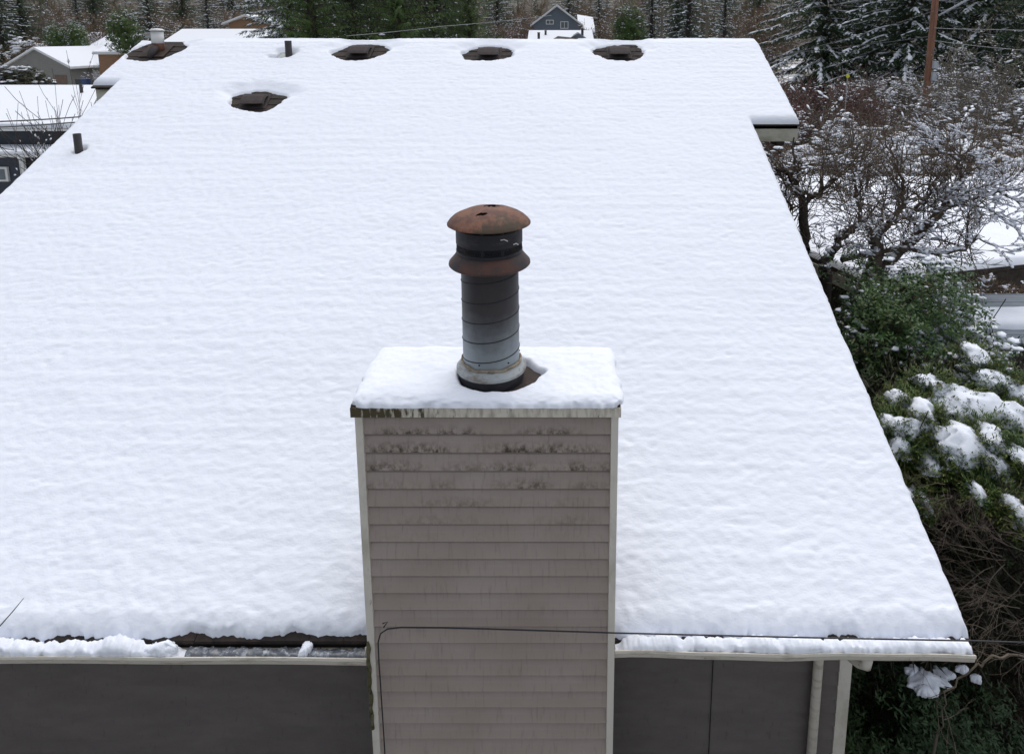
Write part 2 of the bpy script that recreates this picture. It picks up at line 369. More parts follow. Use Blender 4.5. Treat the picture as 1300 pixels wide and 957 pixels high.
# ================================================================== OUR HOUSE
XL, XRt = -6.40, 2.63            # lower rakes
EL, ER = -6.75, 3.27             # upper extensions
YL, YRt = 10.00, 9.07            # where the extensions start
house = thing('house', 'house in the foreground with a snowed-over brown shingle roof and taupe lap siding', 'house', (0, 0, 0))
# shingles : lapped courses with uneven tabs
mb = MB(); co = .145; k = 0; y = Y0
rs = random.Random(3)
SQ = math.sqrt(1+SL*SL)
while y < YR-.02:
    yn = min(y+co, YR)
    xl = EL if y >= YL-.05 else XL; xr = ER if y >= YRt-.05 else XRt
    x = xl+0.0
    while x < xr-1e-3:
        w = rs.choice([.12, .17, .22, .30]); x2 = min(x+w, xr)
        if xr-x2 < .05: x2 = xr
        up = .012+rs.random()*.007; yy = y-rs.random()*.012 if y > Y0+.1 else y
        mb.hexa([(x, yy, SS(yy)-.02), (x2-.003, yy, SS(yy)-.02), (x2-.003, yn+.02, SS(yn+.02)-.02), (x, yn+.02, SS(yn+.02)-.02),
                 (x, yy, SS(yy)+up-.012), (x2-.003, yy, SS(yy)+up-.012), (x2-.003, yn+.02, SS(yn+.02)-.008), (x, yn+.02, SS(yn+.02)-.008)])
        x = x2
    y = yn
mb.build('shingles', M['shingle'], house)
# roof deck: front slope, extensions, back slope
mb = MB(); th = .12
def slab(mb, x0, x1, ya, yb, top, t):
    mb.hexa([(x0, ya, top(ya)-t), (x1, ya, top(ya)-t), (x1, yb, top(yb)-t), (x0, yb, top(yb)-t), (x0, ya, top(ya)), (x1, ya, top(ya)), (x1, yb, top(yb)), (x0, yb, top(yb))])
dk = lambda Y: SS(Y)-.024
bk = lambda Y: SS(2*YR-Y)-.024
slab(mb, XL+.02, XRt-.02, Y0+.02, YR, dk, .05)
slab(mb, EL+.02, XL+.02, YL+.02, YR, dk, .05); slab(mb, XRt-.02, ER-.02, YRt+.02, YR, dk, .05)
slab(mb, EL+.02, ER-.02, YR, 2*YR-Y0, bk, .05)
mb.build('roof_deck', M['dark'], house)
# fascia boards
mb = MB()
mb.box(XRt-.03, ER-.012, YRt+.02, YRt+.05, SS(YRt)-.235, SS(YRt)-.03)
mb.build('fascia', M['fascia'], house)
mb = MB(); mb.box(EL+.02, XL+.10, YL+.02, YL+.05, SS(YL)-.30, SS(YL)-.03)
mb.build('fascia', M['fascia'], house)
for xx, ya, yb in ((XRt-.035, Y0+.05, YRt+.02), (XL+.012, Y0+.05, YL+.02), (ER-.04, YRt+.052, YR), (EL+.018, YL+.052, YR)):
    mb = MB(); mb.hexa([(xx, ya, dk(ya)-.19), (xx+.022, ya, dk(ya)-.19), (xx+.022, yb, dk(yb)-.19), (xx, yb, dk(yb)-.19),
                        (xx, ya, dk(ya)-.052), (xx+.022, ya, dk(ya)-.052), (xx+.022, yb, dk(yb)-.052), (xx, yb, dk(yb)-.052)])
    mb.build('rake_board', M['fascia'], house)
mb = MB(); mb.box(XRt+.36, XRt+.46, YRt+.055, YRt+.30, SS(YRt)-.30, SS(YRt)-.12); mb.build('roof_bracket', M['bark_dark'], house)
mb = MB(); mb.box(XL+.05, XRt-.05, Y0+.03, Y0+.055, 2.772, 2.80); mb.build('eave_board', M['fascia'], house)
# walls : lap siding profile
WY = 4.15; WX0, WX1 = -5.9, 2.085
def lap_wall(mb, p0, p1, nrm, z0, z1, pitch, dep=.022, top=None):
    n = int(math.ceil((z1-z0)/pitch)); zs = []
    for i in range(n):
        a = z0+i*pitch; b = min(a+pitch, z1)
        zs.append((a, b))
    for a, b in zs:
        v = []
        for (z, o) in ((a, dep), (b, 0.0)):
            for p in (p0, p1): v.append((p[0]+nrm[0]*o, p[1]+nrm[1]*o, z))
        v2 = [(p[0], p[1], a) for p in (p0, p1)]
        mb.add(v, [(0, 1, 3, 2)]); mb.add([v2[0], v2[1], v[1], v[0]], [(0, 1, 2, 3)])
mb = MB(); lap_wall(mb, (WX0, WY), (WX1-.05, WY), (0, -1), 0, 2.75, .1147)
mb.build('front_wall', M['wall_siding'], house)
mb = MB(); mb.box(WX1-.075, WX1+.012, WY-.022, WY+.03, 0, 2.70); mb.build('corner_trim', M['trim'], house)
mb = MB(); sx_ = at(905, 850, 4.12)[0]; mb.box(sx_-.003, sx_+.003, WY-.026, WY-.0225, 0, 2.68); mb.build('joint_strip', M['dark'], house)
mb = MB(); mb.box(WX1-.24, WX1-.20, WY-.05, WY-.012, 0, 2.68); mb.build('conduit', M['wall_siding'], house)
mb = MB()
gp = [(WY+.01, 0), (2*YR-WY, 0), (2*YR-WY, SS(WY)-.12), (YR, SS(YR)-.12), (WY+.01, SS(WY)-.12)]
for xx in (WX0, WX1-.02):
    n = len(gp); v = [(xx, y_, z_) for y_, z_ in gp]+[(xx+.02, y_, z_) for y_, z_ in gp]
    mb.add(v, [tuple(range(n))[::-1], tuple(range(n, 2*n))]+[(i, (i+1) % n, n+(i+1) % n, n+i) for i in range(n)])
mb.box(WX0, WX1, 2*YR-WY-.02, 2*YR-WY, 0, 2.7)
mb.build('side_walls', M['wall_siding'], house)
mb = MB(); mb.box(WX0, XRt-.06, Y0+.06, WY, 2.72, 2.735); mb.build('soffit', M['fascia'], house)

# gutters (K profile) with a slight sag
def gutter(xa, xb, za, zb):
    # section (dy from the lip, dz): lip, face, bottom, back
    sec_o = [(.012, 0.0), (0, .004), (-.004, -.012), (.003, -.022), (.008, -.05), (.030, -.075), (.045, -.088), (.105, -.088), (.105, -.035)]
    sec_i = [(.100, -.035), (.100, -.083), (.048, -.083), (.034, -.072), (.013, -.048), (.008, -.022), (.012, -.010)]
    sec = sec_o+sec_i; n = len(sec); N = 26; mb = MB(); v = []
    for i in range(N):
        t = i/(N-1); x = xa+(xb-xa)*t
        zz = za+(zb-za)*t+.006*math.sin(t*9+xa)+.003*math.sin(t*23)
        yy = 3.62+.004*math.sin(t*11+1)
        for dy, dz in sec: v.append((x, yy+dy, zz+dz))
    f = [(i*n+k_, (i+1)*n+k_, (i+1)*n+(k_+1) % n, i*n+(k_+1) % n) for i in range(N-1) for k_ in range(n)]
    f += [tuple(range(len(sec_o))), tuple((N-1)*n+k_ for k_ in range(len(sec_o)))[::-1]]
    mb.add(v, f)
    g = mb.build('gutter', M['gutter'], house, smooth=False)
    return g
gutter(XL+.02, -1.150, 2.845, 2.812)
g2 = gutter(.368, 2.60, 2.862, 2.838)
mb = MB(); ox = at(1098, 850, 3.70)[0]
mb.tube([(ox, 3.68, 2.765), (ox, 3.69, 2.70), (ox-.02, 3.75, 2.655), (ox-.10, 3.95, 2.60), (ox-.13, 4.06, 2.55), (ox-.13, 4.075, 2.45), (ox-.13, 4.075, .2)], .034, 10)
mb.build('downspout', M['gutter'], house, smooth=True)

# ---- chimney chase
CXL, CXR, CYF, CYB = -1.135, .358, 3.55, 4.20
CZT = 4.555
ch = None
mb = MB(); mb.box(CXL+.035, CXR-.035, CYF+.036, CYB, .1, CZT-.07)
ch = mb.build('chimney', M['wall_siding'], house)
mb = MB(); n = 0; z = 4.49-.1147*38
while z < 4.48:
    a, b_ = max(z, .02), min(z+.1147, 4.487)
    dep = .030
    # a profile of the double-lap board: lip, slightly bowed face
    prof = [(-.004, a+.002), (dep-.003, a+.001), (dep, a+.004), (dep-.002, a+.012), (dep*.70, (a+b_)/2), (dep*.36, b_-.020), (-.001, b_-.010), (-.004, b_)]
    xa, xb = CXL+.040, CXR-.040
    v = [(xx, CYF+.029-o_, zz) for o_, zz in prof for xx in (xa, xb)]
    mb.add(v, [(2*i, 2*i+1, 2*i+3, 2*i+2) for i in range(len(prof)-1)])
    z += .1147
mb.build('siding', M['siding'], ch)
for a_, b2 in ((CXL, CXL+.045), (CXR-.042, CXR)):
    mb = MB(); mb.box(a_, b2, CYF-.006, CYF+.05, .02, 4.488); mb.build('corner_trim', M['trim'], ch, bevel=.004)
# mossy edge flashing at the bottom of the left corner
M['moss'] = mat('moss', (.085, .08, .03), .95, noise_=[(20, O3, (.16, .14, .09), .45, .6), (35, O3, (.03, .028, .015), .5, .62)], bump=[(60, O3, .8, .01)])
mb = MB(); pts = []
for i in range(14):
    t = i/13; pts.append((CXL+.006+.004*math.sin(i*1.7), CYF-.008, 3.02-.62*t))
mb.tube(pts, [.006+.010*abs(math.sin(i*1.3)) for i in range(14)], 6); mb.build('flashing', M['moss'], ch, smooth=True)
mb = MB(); mb.tube([(CXL-.03, 3.60, 2.86), (CXL-.022, 3.58, 2.90), (CXL-.012, 3.56, 2.96)], .006, 6)
mb.build('flashing', M['gutter'], ch, smooth=True)
# cap: metal drip band and top sheet
def cap_extra(m, nt, N, Lk, b, tc):
    sp = N.new('ShaderNodeSeparateXYZ'); Lk.new(tc.outputs['Object'], sp.inputs[0])
    c4 = N.new('ShaderNodeMapping'); c4.inputs['Scale'].default_value = (34, 34, 9); Lk.new(tc.outputs['Object'], c4.inputs[0])
    t = N.new('ShaderNodeTexNoise'); t.inputs['Scale'].default_value = 1; t.inputs['Detail'].default_value = 6; Lk.new(c4.outputs[0], t.inputs['Vector'])
    mr = N.new('ShaderNodeMapRange'); mr.inputs['From Min'].default_value = CXL+.75; mr.inputs['From Max'].default_value = CXL; mr.inputs['To Min'].default_value = -.14; mr.inputs['To Max'].default_value = .17
    Lk.new(sp.outputs['X'], mr.inputs['Value'])
    a = N.new('ShaderNodeMath'); a.operation = 'ADD'; Lk.new(t.outputs['Fac'], a.inputs[0]); Lk.new(mr.outputs[0], a.inputs[1])
    mt = N.new('ShaderNodeMapRange'); mt.inputs['From Min'].default_value = .50; mt.inputs['From Max'].default_value = .62; Lk.new(a.outputs[0], mt.inputs['Value'])
    mx = N.new('ShaderNodeMix'); mx.data_type = 'RGBA'; Lk.new(b.inputs['Base Color'].links[0].from_socket, mx.inputs['A']); mx.inputs['B'].default_value = (.075, .06, .028, 1)
    Lk.new(mt.outputs[0], mx.inputs['Factor']); Lk.new(mx.outputs['Result'], b.inputs['Base Color'])
M['cap_band'] = mat('cap_band', (.70, .66, .56), .5, noise_=[(30, (1, 1, .25), (.36, .33, .26), .45, .7)], extra=cap_extra)
x0, x1, y0, y1 = CXL-.018, CXR+.012, CYF-.022, CYB+.02
mb = MB()
mb.box(x0, x1, y0, y0+.012, CZT-.062, CZT-.002); mb.box(x0, x1, y1-.012, y1, CZT-.062, CZT-.002)
mb.box(x0, x0+.012, y0+.013, y1-.013, CZT-.062, CZT-.002); mb.box(x1-.012, x1, y0+.013, y1-.013, CZT-.062, CZT-.002)
mb.build('cap_band', M['cap_band'], ch, bevel=.002)
mb = MB(); mb.box(x0+.004, x1-.004, y0+.004, y1-.004, CZT, CZT+.010); mb.build('cap_sheet', M['rust_plate'], ch)

# ---- flue
FX, FY = -.384, 3.83
fl_m = MB(); Rp = .168; prof = [(Rp-.01, 4.56)]
seams = [4.79, 4.905, 5.02, 5.135, 5.25]
# spiral lock seam pipe as one lathed skin with a helical bead
mb = MB(); n = 72; rows = 150; v = []
for i in range(rows):
    z = 4.60+.72*i/(rows-1)
    for k_ in range(n):
        a = 2*math.pi*k_/n
        ph = ((z-4.60)/.119-(a+2.0)/(2*math.pi)) % 1.0
        b_ = 0.0
        v.append((FX+(Rp-b_*1.3)*math.cos(a), FY+(Rp-b_*1.3)*math.sin(a), z))
f = [(i*n+k_, i*n+(k_+1) % n, (i+1)*n+(k_+1) % n, (i+1)*n+k_) for i in range(rows-1) for k_ in range(n)]
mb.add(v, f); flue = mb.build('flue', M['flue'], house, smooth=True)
# spiral seam line
mb = MB(); pts = []
for i in range(5*48+30):
    a = 2*math.pi*i/48-.6; z = 4.655+.119*i/48
    if z < 5.31: pts.append((FX+(Rp+.0005)*math.cos(a), FY+(Rp+.0005)*math.sin(a), z))
mb.tube(pts, .0032, 5); mb.build('seam', M['soot'], flue, smooth=True)
mb = MB(); mb.lathe([(Rp+.001, 4.695), (Rp+.006, 4.697), (.206, 4.664), (.208, 4.662), (.209, 4.646), (.206, 4.646), (.204, 4.658), (Rp, 4.68)], (FX, FY), 64)
mb.build('storm_collar', M['galv'], flue, smooth=False)
for k_ in range(6):
    for zz_ in (4.735, 5.285):
        mb = MB(); a = k_*math.pi/3-1.9; mb.tube([(FX+Rp*math.cos(a), FY+Rp*math.sin(a), zz_), (FX+(Rp+.005)*math.cos(a), FY+(Rp+.005)*math.sin(a), zz_)], .005, 6)
        mb.build('screw', M['soot'], flue)
mb = MB(); pts = []
for i in range(49):
    a = 2*math.pi*i/48; pts.append((FX+(Rp+.006)*math.cos(a), FY+(Rp+.006)*math.sin(a), 4.702+.004*math.sin(a*7)+.003*math.sin(a*13)))
mb.tube(pts, [.006+.004*abs(math.sin(i*.9)) for i in range(49)], 6); mb.build('sealant', M['caulk'], flue, smooth=True)
mb = MB(); mb.lathe([(.19, 4.565), (.195, 4.60), (.195, 4.655)], (FX, FY), 48); mb.build('flashing_cone', M['soot'], flue, smooth=True)
mb = MB(); mb.lathe([(.15, 4.577), (.262, 4.575), (.268, 4.567), (.268, 4.560)], (FX+.035, FY+.0), 64); mb.build('base_plate', M['rust_plate'], flue, smooth=False)
# skirt
mb = MB(); mb.lathe([(Rp, 5.300), (Rp+.012, 5.318), (.232, 5.296), (.238, 5.302), (.236, 5.314), (.205, 5.350), (.19, 5.372), (.15, 5.376), (.12, 5.376)], (FX, FY), 72)
mb.build('skirt', M['rust2'], flue, smooth=True)
mb = MB(); mb.lathe([(.145, 5.37), (.145, 5.55)], (FX, FY), 32); mb.build('inner_pipe', M['soot'], flue, smooth=True)
# cage bands and mesh
mb = MB()
for za, zb in ((5.372, 5.392), (5.430, 5.520)):
    mb.lathe([(.190, za), (.193, za+.002), (.193, zb-.002), (.190, zb), (.186, zb-.002), (.186, za+.002)], (FX, FY), 64, closed=True)
mb.build('cage_band', M['soot'], flue, smooth=False)
mb = MB(); nn = 84
for i in range(nn):
    a = 2*math.pi*i/nn
    for da in (.075, -.075):
        mb.tube([(FX+.189*math.cos(a), FY+.189*math.sin(a), 5.390), (FX+.189*math.cos(a+da), FY+.189*math.sin(a+da), 5.432)], .0016, 4, False)
for i in range(10):
    a = 2*math.pi*i/10+.2
    mb.box(FX+.18*math.cos(a)-.008, FX+.18*math.cos(a)+.008, FY+.18*math.sin(a)-.008, FY+.18*math.sin(a)+.008, 5.36, 5.562)
mb.build('spark_mesh', M['soot'], flue)
for a, z in ((-1.05, 5.49), (-.62, 5.45)):
    mb = MB(); mb.tube([(FX+.197*math.cos(a-.1), FY+.197*math.sin(a-.1), z), (FX+.200*math.cos(a), FY+.200*math.sin(a), z+.002), (FX+.197*math.cos(a+.12), FY+.197*math.sin(a+.12), z-.012)], .003, 5)
    mb.build('wire_clip', M['white_trim'], flue)
# rain cap with rust-through holes
mb = MB(); n = 160; prof = [(0.0005, 5.634), (.03, 5.633), (.06, 5.630), (.09, 5.627), (.12, 5.621), (.15, 5.612), (.18, 5.599), (.21, 5.580), (.232, 5.559), (.241, 5.546), (.241, 5.541), (.236, 5.541)]
pr = []
for (ra, za), (rb, zb) in zip(prof[:-1], prof[1:]):
    for s_ in (0, .25, .5, .75): pr.append((ra+(rb-ra)*s_, za+(zb-za)*s_))
pr.append(prof[-1]); m_ = len(pr); v = []
for i in range(n):
    a = 2*math.pi*i/n
    for r_, z_ in pr:
        dn = .0025*float(noise(np.array([math.cos(a)*r_*14]), np.array([math.sin(a)*r_*14]))[0])
        v.append((FX+r_*math.cos(a), FY+r_*math.sin(a), z_+dn))
def hole(px_, py_, cx_, cy_, w, h):
    q = ((px_-cx_)/w)**2+((py_-cy_)/h)**2
    return q+.9*float(noise(np.array([px_*90]), np.array([py_*90]), s=9)[0]) < 1
f = []
for i in range(n):
    for k_ in range(m_-1):
        j = (i+1) % n; q = (i*m_+k_, j*m_+k_, j*m_+k_+1, i*m_+k_+1)
        cx_ = sum(v[t][0] for t in q)/4-FX; cy_ = sum(v[t][1] for t in q)/4-FY
        if hole(cx_, cy_, .016, .050, .052, .030) or hole(cx_, cy_, -.030, -.115, .030, .018): continue
        f.append(q)
mb.add(v, f)
# underside
mb.lathe([(0.02, 5.618), (.12, 5.602), (.21, 5.560), (.236, 5.541)], (FX, FY), 48)
mb.build('rain_cap', M['rust'], flue, smooth=True)
mb = MB(); mb.lathe([(.0, 5.600), (.10, 5.592), (.14, 5.57)], (FX, FY), 24); mb.build('cap_lining', M['soot'], flue, smooth=True)

# ---- roof vents and pipes
sn = math.atan(SL)
def on_roof(px_, py_, off=0.0):
    """point on the shingle plane seen at that pixel"""
    d = ray(px_, py_); r_ = -d[2]/d[1]
    base = SS(0)+off; Yv = (CAMZ-base)/(SL+r_)
    return np.array([d[0]/d[1]*Yv, Yv, SS(Yv)+off])
vents = [(457, 69), (621, 71), (786, 70), (323, 132)]
holes = []
def tilt(parent, name, mb, m, p, rz=0, smooth=False, bevel=0):
    o = mb.build(name, m, parent, smooth, bevel); o.location = p; o.rotation_euler = (sn, 0, rz); return o
vlabels = ['low roof vent nearest the thin black pipe on the ridge', 'middle of the three low vents along the ridge', 'low roof vent farthest right along the ridge', 'low roof vent standing apart, well below the ridge on the left']
for i, (a, b_) in enumerate(vents):
    p = on_roof(a, b_, .0); rz = .12 if i == 3 else 0
    mb = MB(); hw, hl = .19, .20
    mb.box(-.19, .19, -.16, .24, .016, .022)           # flange
    vent = tilt(house, 'roof_vent', mb, M['vent'], p, rz); vent['label'] = vlabels[i]
    mb = MB(); v = []
    ny = 7
    prof = [(-.17, .092), (-.175, .104), (-.12, .116), (0, .118), (.09, .100), (.16, .06), (.20, .024)]
    for (yy, zz) in prof:
        for xx, dz in ((-.165, -.035), (-.15, -.006), (-.08, .006), (0, .010), (.08, .006), (.15, -.006), (.165, -.035)):
            v.append((xx*(1-.12*(yy+.19)), yy+(.03 if abs(xx) > .1 and yy < -.1 else 0), max(.02, zz+dz)))
    f = [(r_*7+c_, r_*7+c_+1, (r_+1)*7+c_+1, (r_+1)*7+c_) for r_ in range(6) for c_ in range(6)]
    mb.add(v, f)
    o = mb.build('hood', M['vent'], vent, smooth=False)
    mb = MB(); mb.box(-.13, .13, -.04, .12, .022, .085); mb.build('throat', M['dark'], vent)
    holes.append((p[0]+(.02, -.01, .01, .05)[i], p[1]-.01, (.43, .40, .41, .40)[i], (.29, .27, .28, .27)[i], i))
# tall pipes
def pipe(px0, py0, px1, py1, r_, label, m=M['pipe']):
    p = on_roof(px1, py1, .0); top = at(px0, py0, p[1])
    mb = MB(); h = top[2]-p[2]
    mb.lathe([(r_-.006, h-.10), (r_-.006, h-.002), (r_, h), (r_, -.05)], (0, 0), 20)
    o = mb.build('vent_pipe', m, house, smooth=False); o.location = p; o['label'] = label
    return p, h
p1, h1 = pipe(364, 52, 367, 73, .052, 'short black vent pipe by the ridge between two low vents')
mb = MB(); mb.box(-.16, .13, -.20, .12, .016, .020); tilt(house, 'pipe_flashing', mb, M['galv'], p1)
p2, h2 = pipe(97, 170, 101, 198, .045, 'black vent pipe standing alone low on the left of the roof')
# cream flue vent with side arm at the far left ridge
p3 = on_roof(199, 66)
mb = MB(); mb.box(-.20, .20, -.20, .20, .014, .020); fv = tilt(house, 'flue_vent', mb, M['rust_plate'], p3); fv['label'] = 'pale dented flue vent with rusty foot at the left end of the ridge'
mb = MB(); hh = .335
mb.tube([(0.02, .02, 0), (.03, 0, .12), (.035, 0, hh)], [.10, .088, .085], 20); o = mb.build('stack', M['rust'], fv, smooth=True); o.rotation_euler = (-sn, 0, 0)
mb = MB(); mb.tube([(.032, 0, .13), (.035, 0, hh-.02)], .091, 20); mb.lathe([(.0, hh+.03), (.08, hh+.02), (.115, hh-.005), (.11, hh-.01)], (.035, 0), 20)
o = mb.build('sleeve', M['white_trim'], fv, smooth=True); o.rotation_euler = (-sn, 0, 0)
mb = MB(); mb.box(-.13, .00, -.05, .05, hh-.13, hh-.03); o = mb.build('side_arm', M['galv'], fv); o.rotation_euler = (-sn, 0, 0)
mb = MB(); mb.tube([(.0, -.24, .02), (.02, -.20, .07), (.03, -.10, .09), (.02, .0, .10)], [.03, .05, .06, .05], 12)
mb.build('boot', M['rust2'], fv, smooth=True)
holes.append((p3[0]+.02, p3[1]-.02, .43, .33, 9))
holes.append((p1[0]-.05, p1[1]-.02, .14, .11, 11)); holes.append((p1[0]-.17, p1[1]-.10, .11, .035, 12))
holes.append((p2[0], p2[1], .062, .062, 13))

# ================================================================== SNOW ON OUR ROOF
def frange(a, b, n): return list(np.linspace(a, b, n, endpoint=False))
xs = []
def seg(a, b, d, e0, e1):
    """coordinates from a to b (excl) with refinement at ends"""
    edge = [0, .004, .010, .018, .028, .040, .055]
    mid0 = a+(.07 if e0 else 0); mid1 = b-(.07 if e1 else 0)
    r_ = [a+e for e in edge] if e0 else []
    r_ += frange(mid0, mid1, max(2, int((mid1-mid0)/d)))
    if e1: r_ += [b-.07]+[b-e for e in edge[::-1][:-1]]
    return r_
xs = seg(EL, XL, .02, 1, 1)+seg(XL, XRt, .0155, 1, 1)+seg(XRt, ER, .02, 1, 1)+[ER]
YS = Y0+.030
ys = [YS, YS+.003, YS+.008, YS+.014, YS+.022, YS+.032, YS+.044, YS+.058]
y = YS+.072
while y < YRt-.07:
    ys.append(y); y += .011+.0022*(y-Y0)
ys += seg(YRt-.07, YRt, .02, 0, 0)+seg(YRt, YL, .02, 1, 0)+seg(YL, YR-.1, .02, 1, 0)
ys += [YR-.08, YR-.06, YR-.045, YR-.03, YR-.015, YR, YR+.02, YR+.05, YR+.1, YR+.2, YR+.5, YR+1.2]
xs = np.array(xs); ys = np.array(sorted(set(np.round(ys, 5))))
GX, GY = np.meshgrid(xs, ys)
def inside_d(X, Y):
    """distance inside the roof outline (L steps both sides)"""
    lowX = np.minimum(X-XL, XRt-X)
    d_ext = np.minimum(X-EL, ER-X)
    d = np.where(Y < YRt, np.minimum(X-XL, XRt-X), np.where(Y < YL, np.minimum(X-XL, ER-X), d_ext))
    # corners seen from the extension
    d = np.where((Y >= YRt) & (X > XRt), np.minimum(d, Y-YRt), d)
    dc = np.hypot(np.maximum(0, XRt-X), np.maximum(0, Y-YRt)); d = np.where((Y >= YRt) & (X <= XRt), np.minimum(d, np.maximum(dc, 0)+.0), d)
    d = np.where((Y >= YL) & (X < XL), np.minimum(d, Y-YL), d)
    dc = np.hypot(np.maximum(0, X-XL), np.maximum(0, Y-YL)); d = np.where((Y >= YL) & (X >= XL), np.minimum(d, dc), d)
    return np.minimum(d, Y-YS)
D = inside_d(GX, GY)
w = .075
prof = np.sqrt(np.clip(1-(1-np.clip(D/w, 0, 1))**2, 0, 1))
S_ = GY*SQ
warp = .25*noise(GX*3, S_*3, s=21)
T = .085+.012*noise(GX/1.3, S_/1.3, s=1)+.004*noise(GX/.42, S_/.30, s=2)
fine = .0042*noise(GX/.065+warp, S_/.034, s=3)+.0036*noise(GX/.040, S_/.020+warp, s=4)+.0026*noise(GX/.16, S_/.07+warp, s=6)
pit = noise(GX/.085+warp, S_/.030, s=8); fine = fine*.60-.014*np.clip(pit-.50, 0, 1)
fine = fine+.004*noise(GX*0+np.floor(S_/.162)*3.3+GX/1.1, S_*0, s=19)*0
near = .0035*noise(GX/.05, S_/.05, s=31)*sstep(5.2, 3.8, GY)
course = ((S_/.162) % 1.0); fine = fine+.0022*np.clip(np.sin(course*2*np.pi), -.4, 1)*(.6+.6*noise(GX/1.5, S_/.5, s=18))+near
T = T+fine
# drift lower against the chase sides
# melt holes
for hx, hy, ha, hb, sd in holes:
    q = np.hypot((GX-hx)/ha, (GY-hy)/hb)
    ang = np.arctan2((GY-hy)/hb, (GX-hx)/ha)
    q = q*(1+.17*noise(np.cos(ang)*1.7+sd*3.1, np.sin(ang)*1.7, s=40+sd)+.05*noise(np.cos(ang)*6+sd, np.sin(ang)*6, s=41+sd))
    dark_lip = sstep(1.42, 1.02, q)
    up = sstep(-.2, .6, np.sin(ang))                   # gentler hollow uphill of the vent
    T = T*(1-(.12+.62*up)*sstep(1.75, 1.0, q))
    T = np.where(q < 1.25, T-(T+.05)*sstep(1.10, .90, q), T)
# eave: ragged lip
rag = .013*noise(GX/.075+.4*noise(GX/.05, GX*0, s=55), GY*0, s=50)+.014*noise(GX/.024, GY/.02, s=51)+.008*noise(GX/.011, GY/.012, s=57)+.014*noise(GX/.33, GY*0, s=52)
# ridge
ridge = RS(YR)
Zp = np.where(GY <= YR, SS(GY), SS(2*YR-GY))
crown = -.03*np.exp(-((GY-YR)/.10)**2)
edge_n = .006*noise(GY/.11, GX*0+3.3, s=60)+.007*noise(GY/.035, GX*0+1.3, s=61)
Z = Zp+T*prof+crown
X2 = GX.copy(); Y2 = GY.copy()
fall = np.exp(-np.clip(D, 0, 1)/.05)
side = (np.abs(GX-XRt) < .12) & (GY < YRt); X2 = np.where(side & (GX <= XRt), X2+edge_n*fall, X2)
side = (np.abs(GX-XL) < .12) & (GY < YL); X2 = np.where(side & (GX >= XL), X2+edge_n*fall, X2)
side = (np.abs(GX-ER) < .12); X2 = np.where(side, X2+edge_n*fall, X2)
ef = np.exp(-(GY-YS)/.035)
Y2 = Y2+(rag*.8-.006)*ef
Z = np.where(GY < YS+.05, Z+(-.012+.6*rag)*ef, Z)
closed = 1-sstep(-2.5, -2.3, GX)*sstep(.45, .3, GX)
Y2 = Y2-(.017*ef)*closed; Z = np.where(GY < YS+.05, Z-.012*ef*closed, Z)
fn = noise(GX/.035, (GY-YS)/.012, s=90)+.6*noise(GX/.016, (GY-YS)/.008, s=92)
Z = np.where(GY < YS+.09, Z+.005*fn, Z); Y2 = np.where(GY < YS+.07, Y2-.006*noise(GX/.03, (GY-YS)/.012, s=93), Y2)
bul = (GY-YS < .2); Y2 = Y2-np.where(bul, .022*np.sin(np.clip((GY-YS)/.06, 0, 1)*np.pi)*np.exp(-((GY-YS)/.05)), 0)
V = np.c_[X2.ravel(), Y2.ravel(), Z.ravel()]
nx = len(xs); ny = len(ys)
I, J = np.meshgrid(np.arange(nx-1), np.arange(ny-1))
cxm = (xs[:-1]+xs[1:])/2; cym = (ys[:-1]+ys[1:])/2; CXm, CYm = np.meshgrid(cxm, cym)
keep = ((CXm > XL) & (CXm < XRt)) | ((CXm >= XRt) & (CYm > YRt)) | ((CXm <= XL) & (CYm > YL))
# cut out the chase
inch = (CXm > CXL+.03) & (CXm < CXR-.03) & (CYm < CYB-.03); keep &= ~inch
a = (J*nx+I)[keep]
F = np.c_[a, a+1, a+nx+1, a+nx]
tag(npobj('roof_snow', V, F, M['snow'], smooth=True), 'even dimpled white snow blanket lying over the whole house roof', 'snow', kind='stuff')

# snow on the chimney top
nx_, ny_ = 190, 110
def easeg(n): 
    t = np.linspace(0, 1, n); return (.5-.5*np.cos(np.pi*t))*.35+t*.65
ux = easeg(nx_); uy = easeg(ny_); cxs = CXL-.03+ux*(CXR-CXL+.06); cys = CYF-.034+uy*(CYB-CYF+.06)
GX, GY = np.meshgrid(cxs, cys)
D = np.minimum(np.minimum(GX-cxs[0], cxs[-1]-GX), np.minimum(GY-cys[0], cys[-1]-GY))
cr = np.minimum(np.minimum(GX-cxs[0], cxs[-1]-GX), .10)+np.minimum(np.minimum(GY-cys[0], cys[-1]-GY), .10)
w = .11; prof = np.sqrt(np.clip(1-(1-np.clip(D/w, 0, 1))**2, 0, 1))
T = .056+.010*noise(GX/.5, GY/.5, s=71)+.008*noise(GX/.16, GY/.16, s=72)+.004*noise(GX/.05, GY/.04, s=73)+.002*noise(GX/.02, GY/.02, s=74)
ang = np.arctan2(GY-FY, GX-(FX+.03)); q = np.hypot(GX-(FX+.03), (GY-(FY-.008))*1.06)
rad = .226+.020*np.clip(np.cos(ang-.15), 0, 1)+.010*noise(np.cos(ang)*3, np.sin(ang)*3, s=77)+.06*np.exp(-((ang-.05)/.16)**2)*1.0
rad = np.where(np.abs(ang-.05) < .4, rad, np.minimum(rad, .30))
notch = np.exp(-((ang-.05)/.13)**2)
T = T-(T+.03)*sstep(rad+.02, rad-.03, q)*(1-notch*.55*sstep(.27, .33, q))
Zb = CZT+.004
Z = Zb+T*prof
f1 = np.exp(-np.clip(GY-cys[0], 0, 1)/.03)
rag = .008*noise(GX/.06, GY/.02, s=80)+.006*noise(GX/.022, GY/.012, s=81)
ef = np.exp(-D/.02)
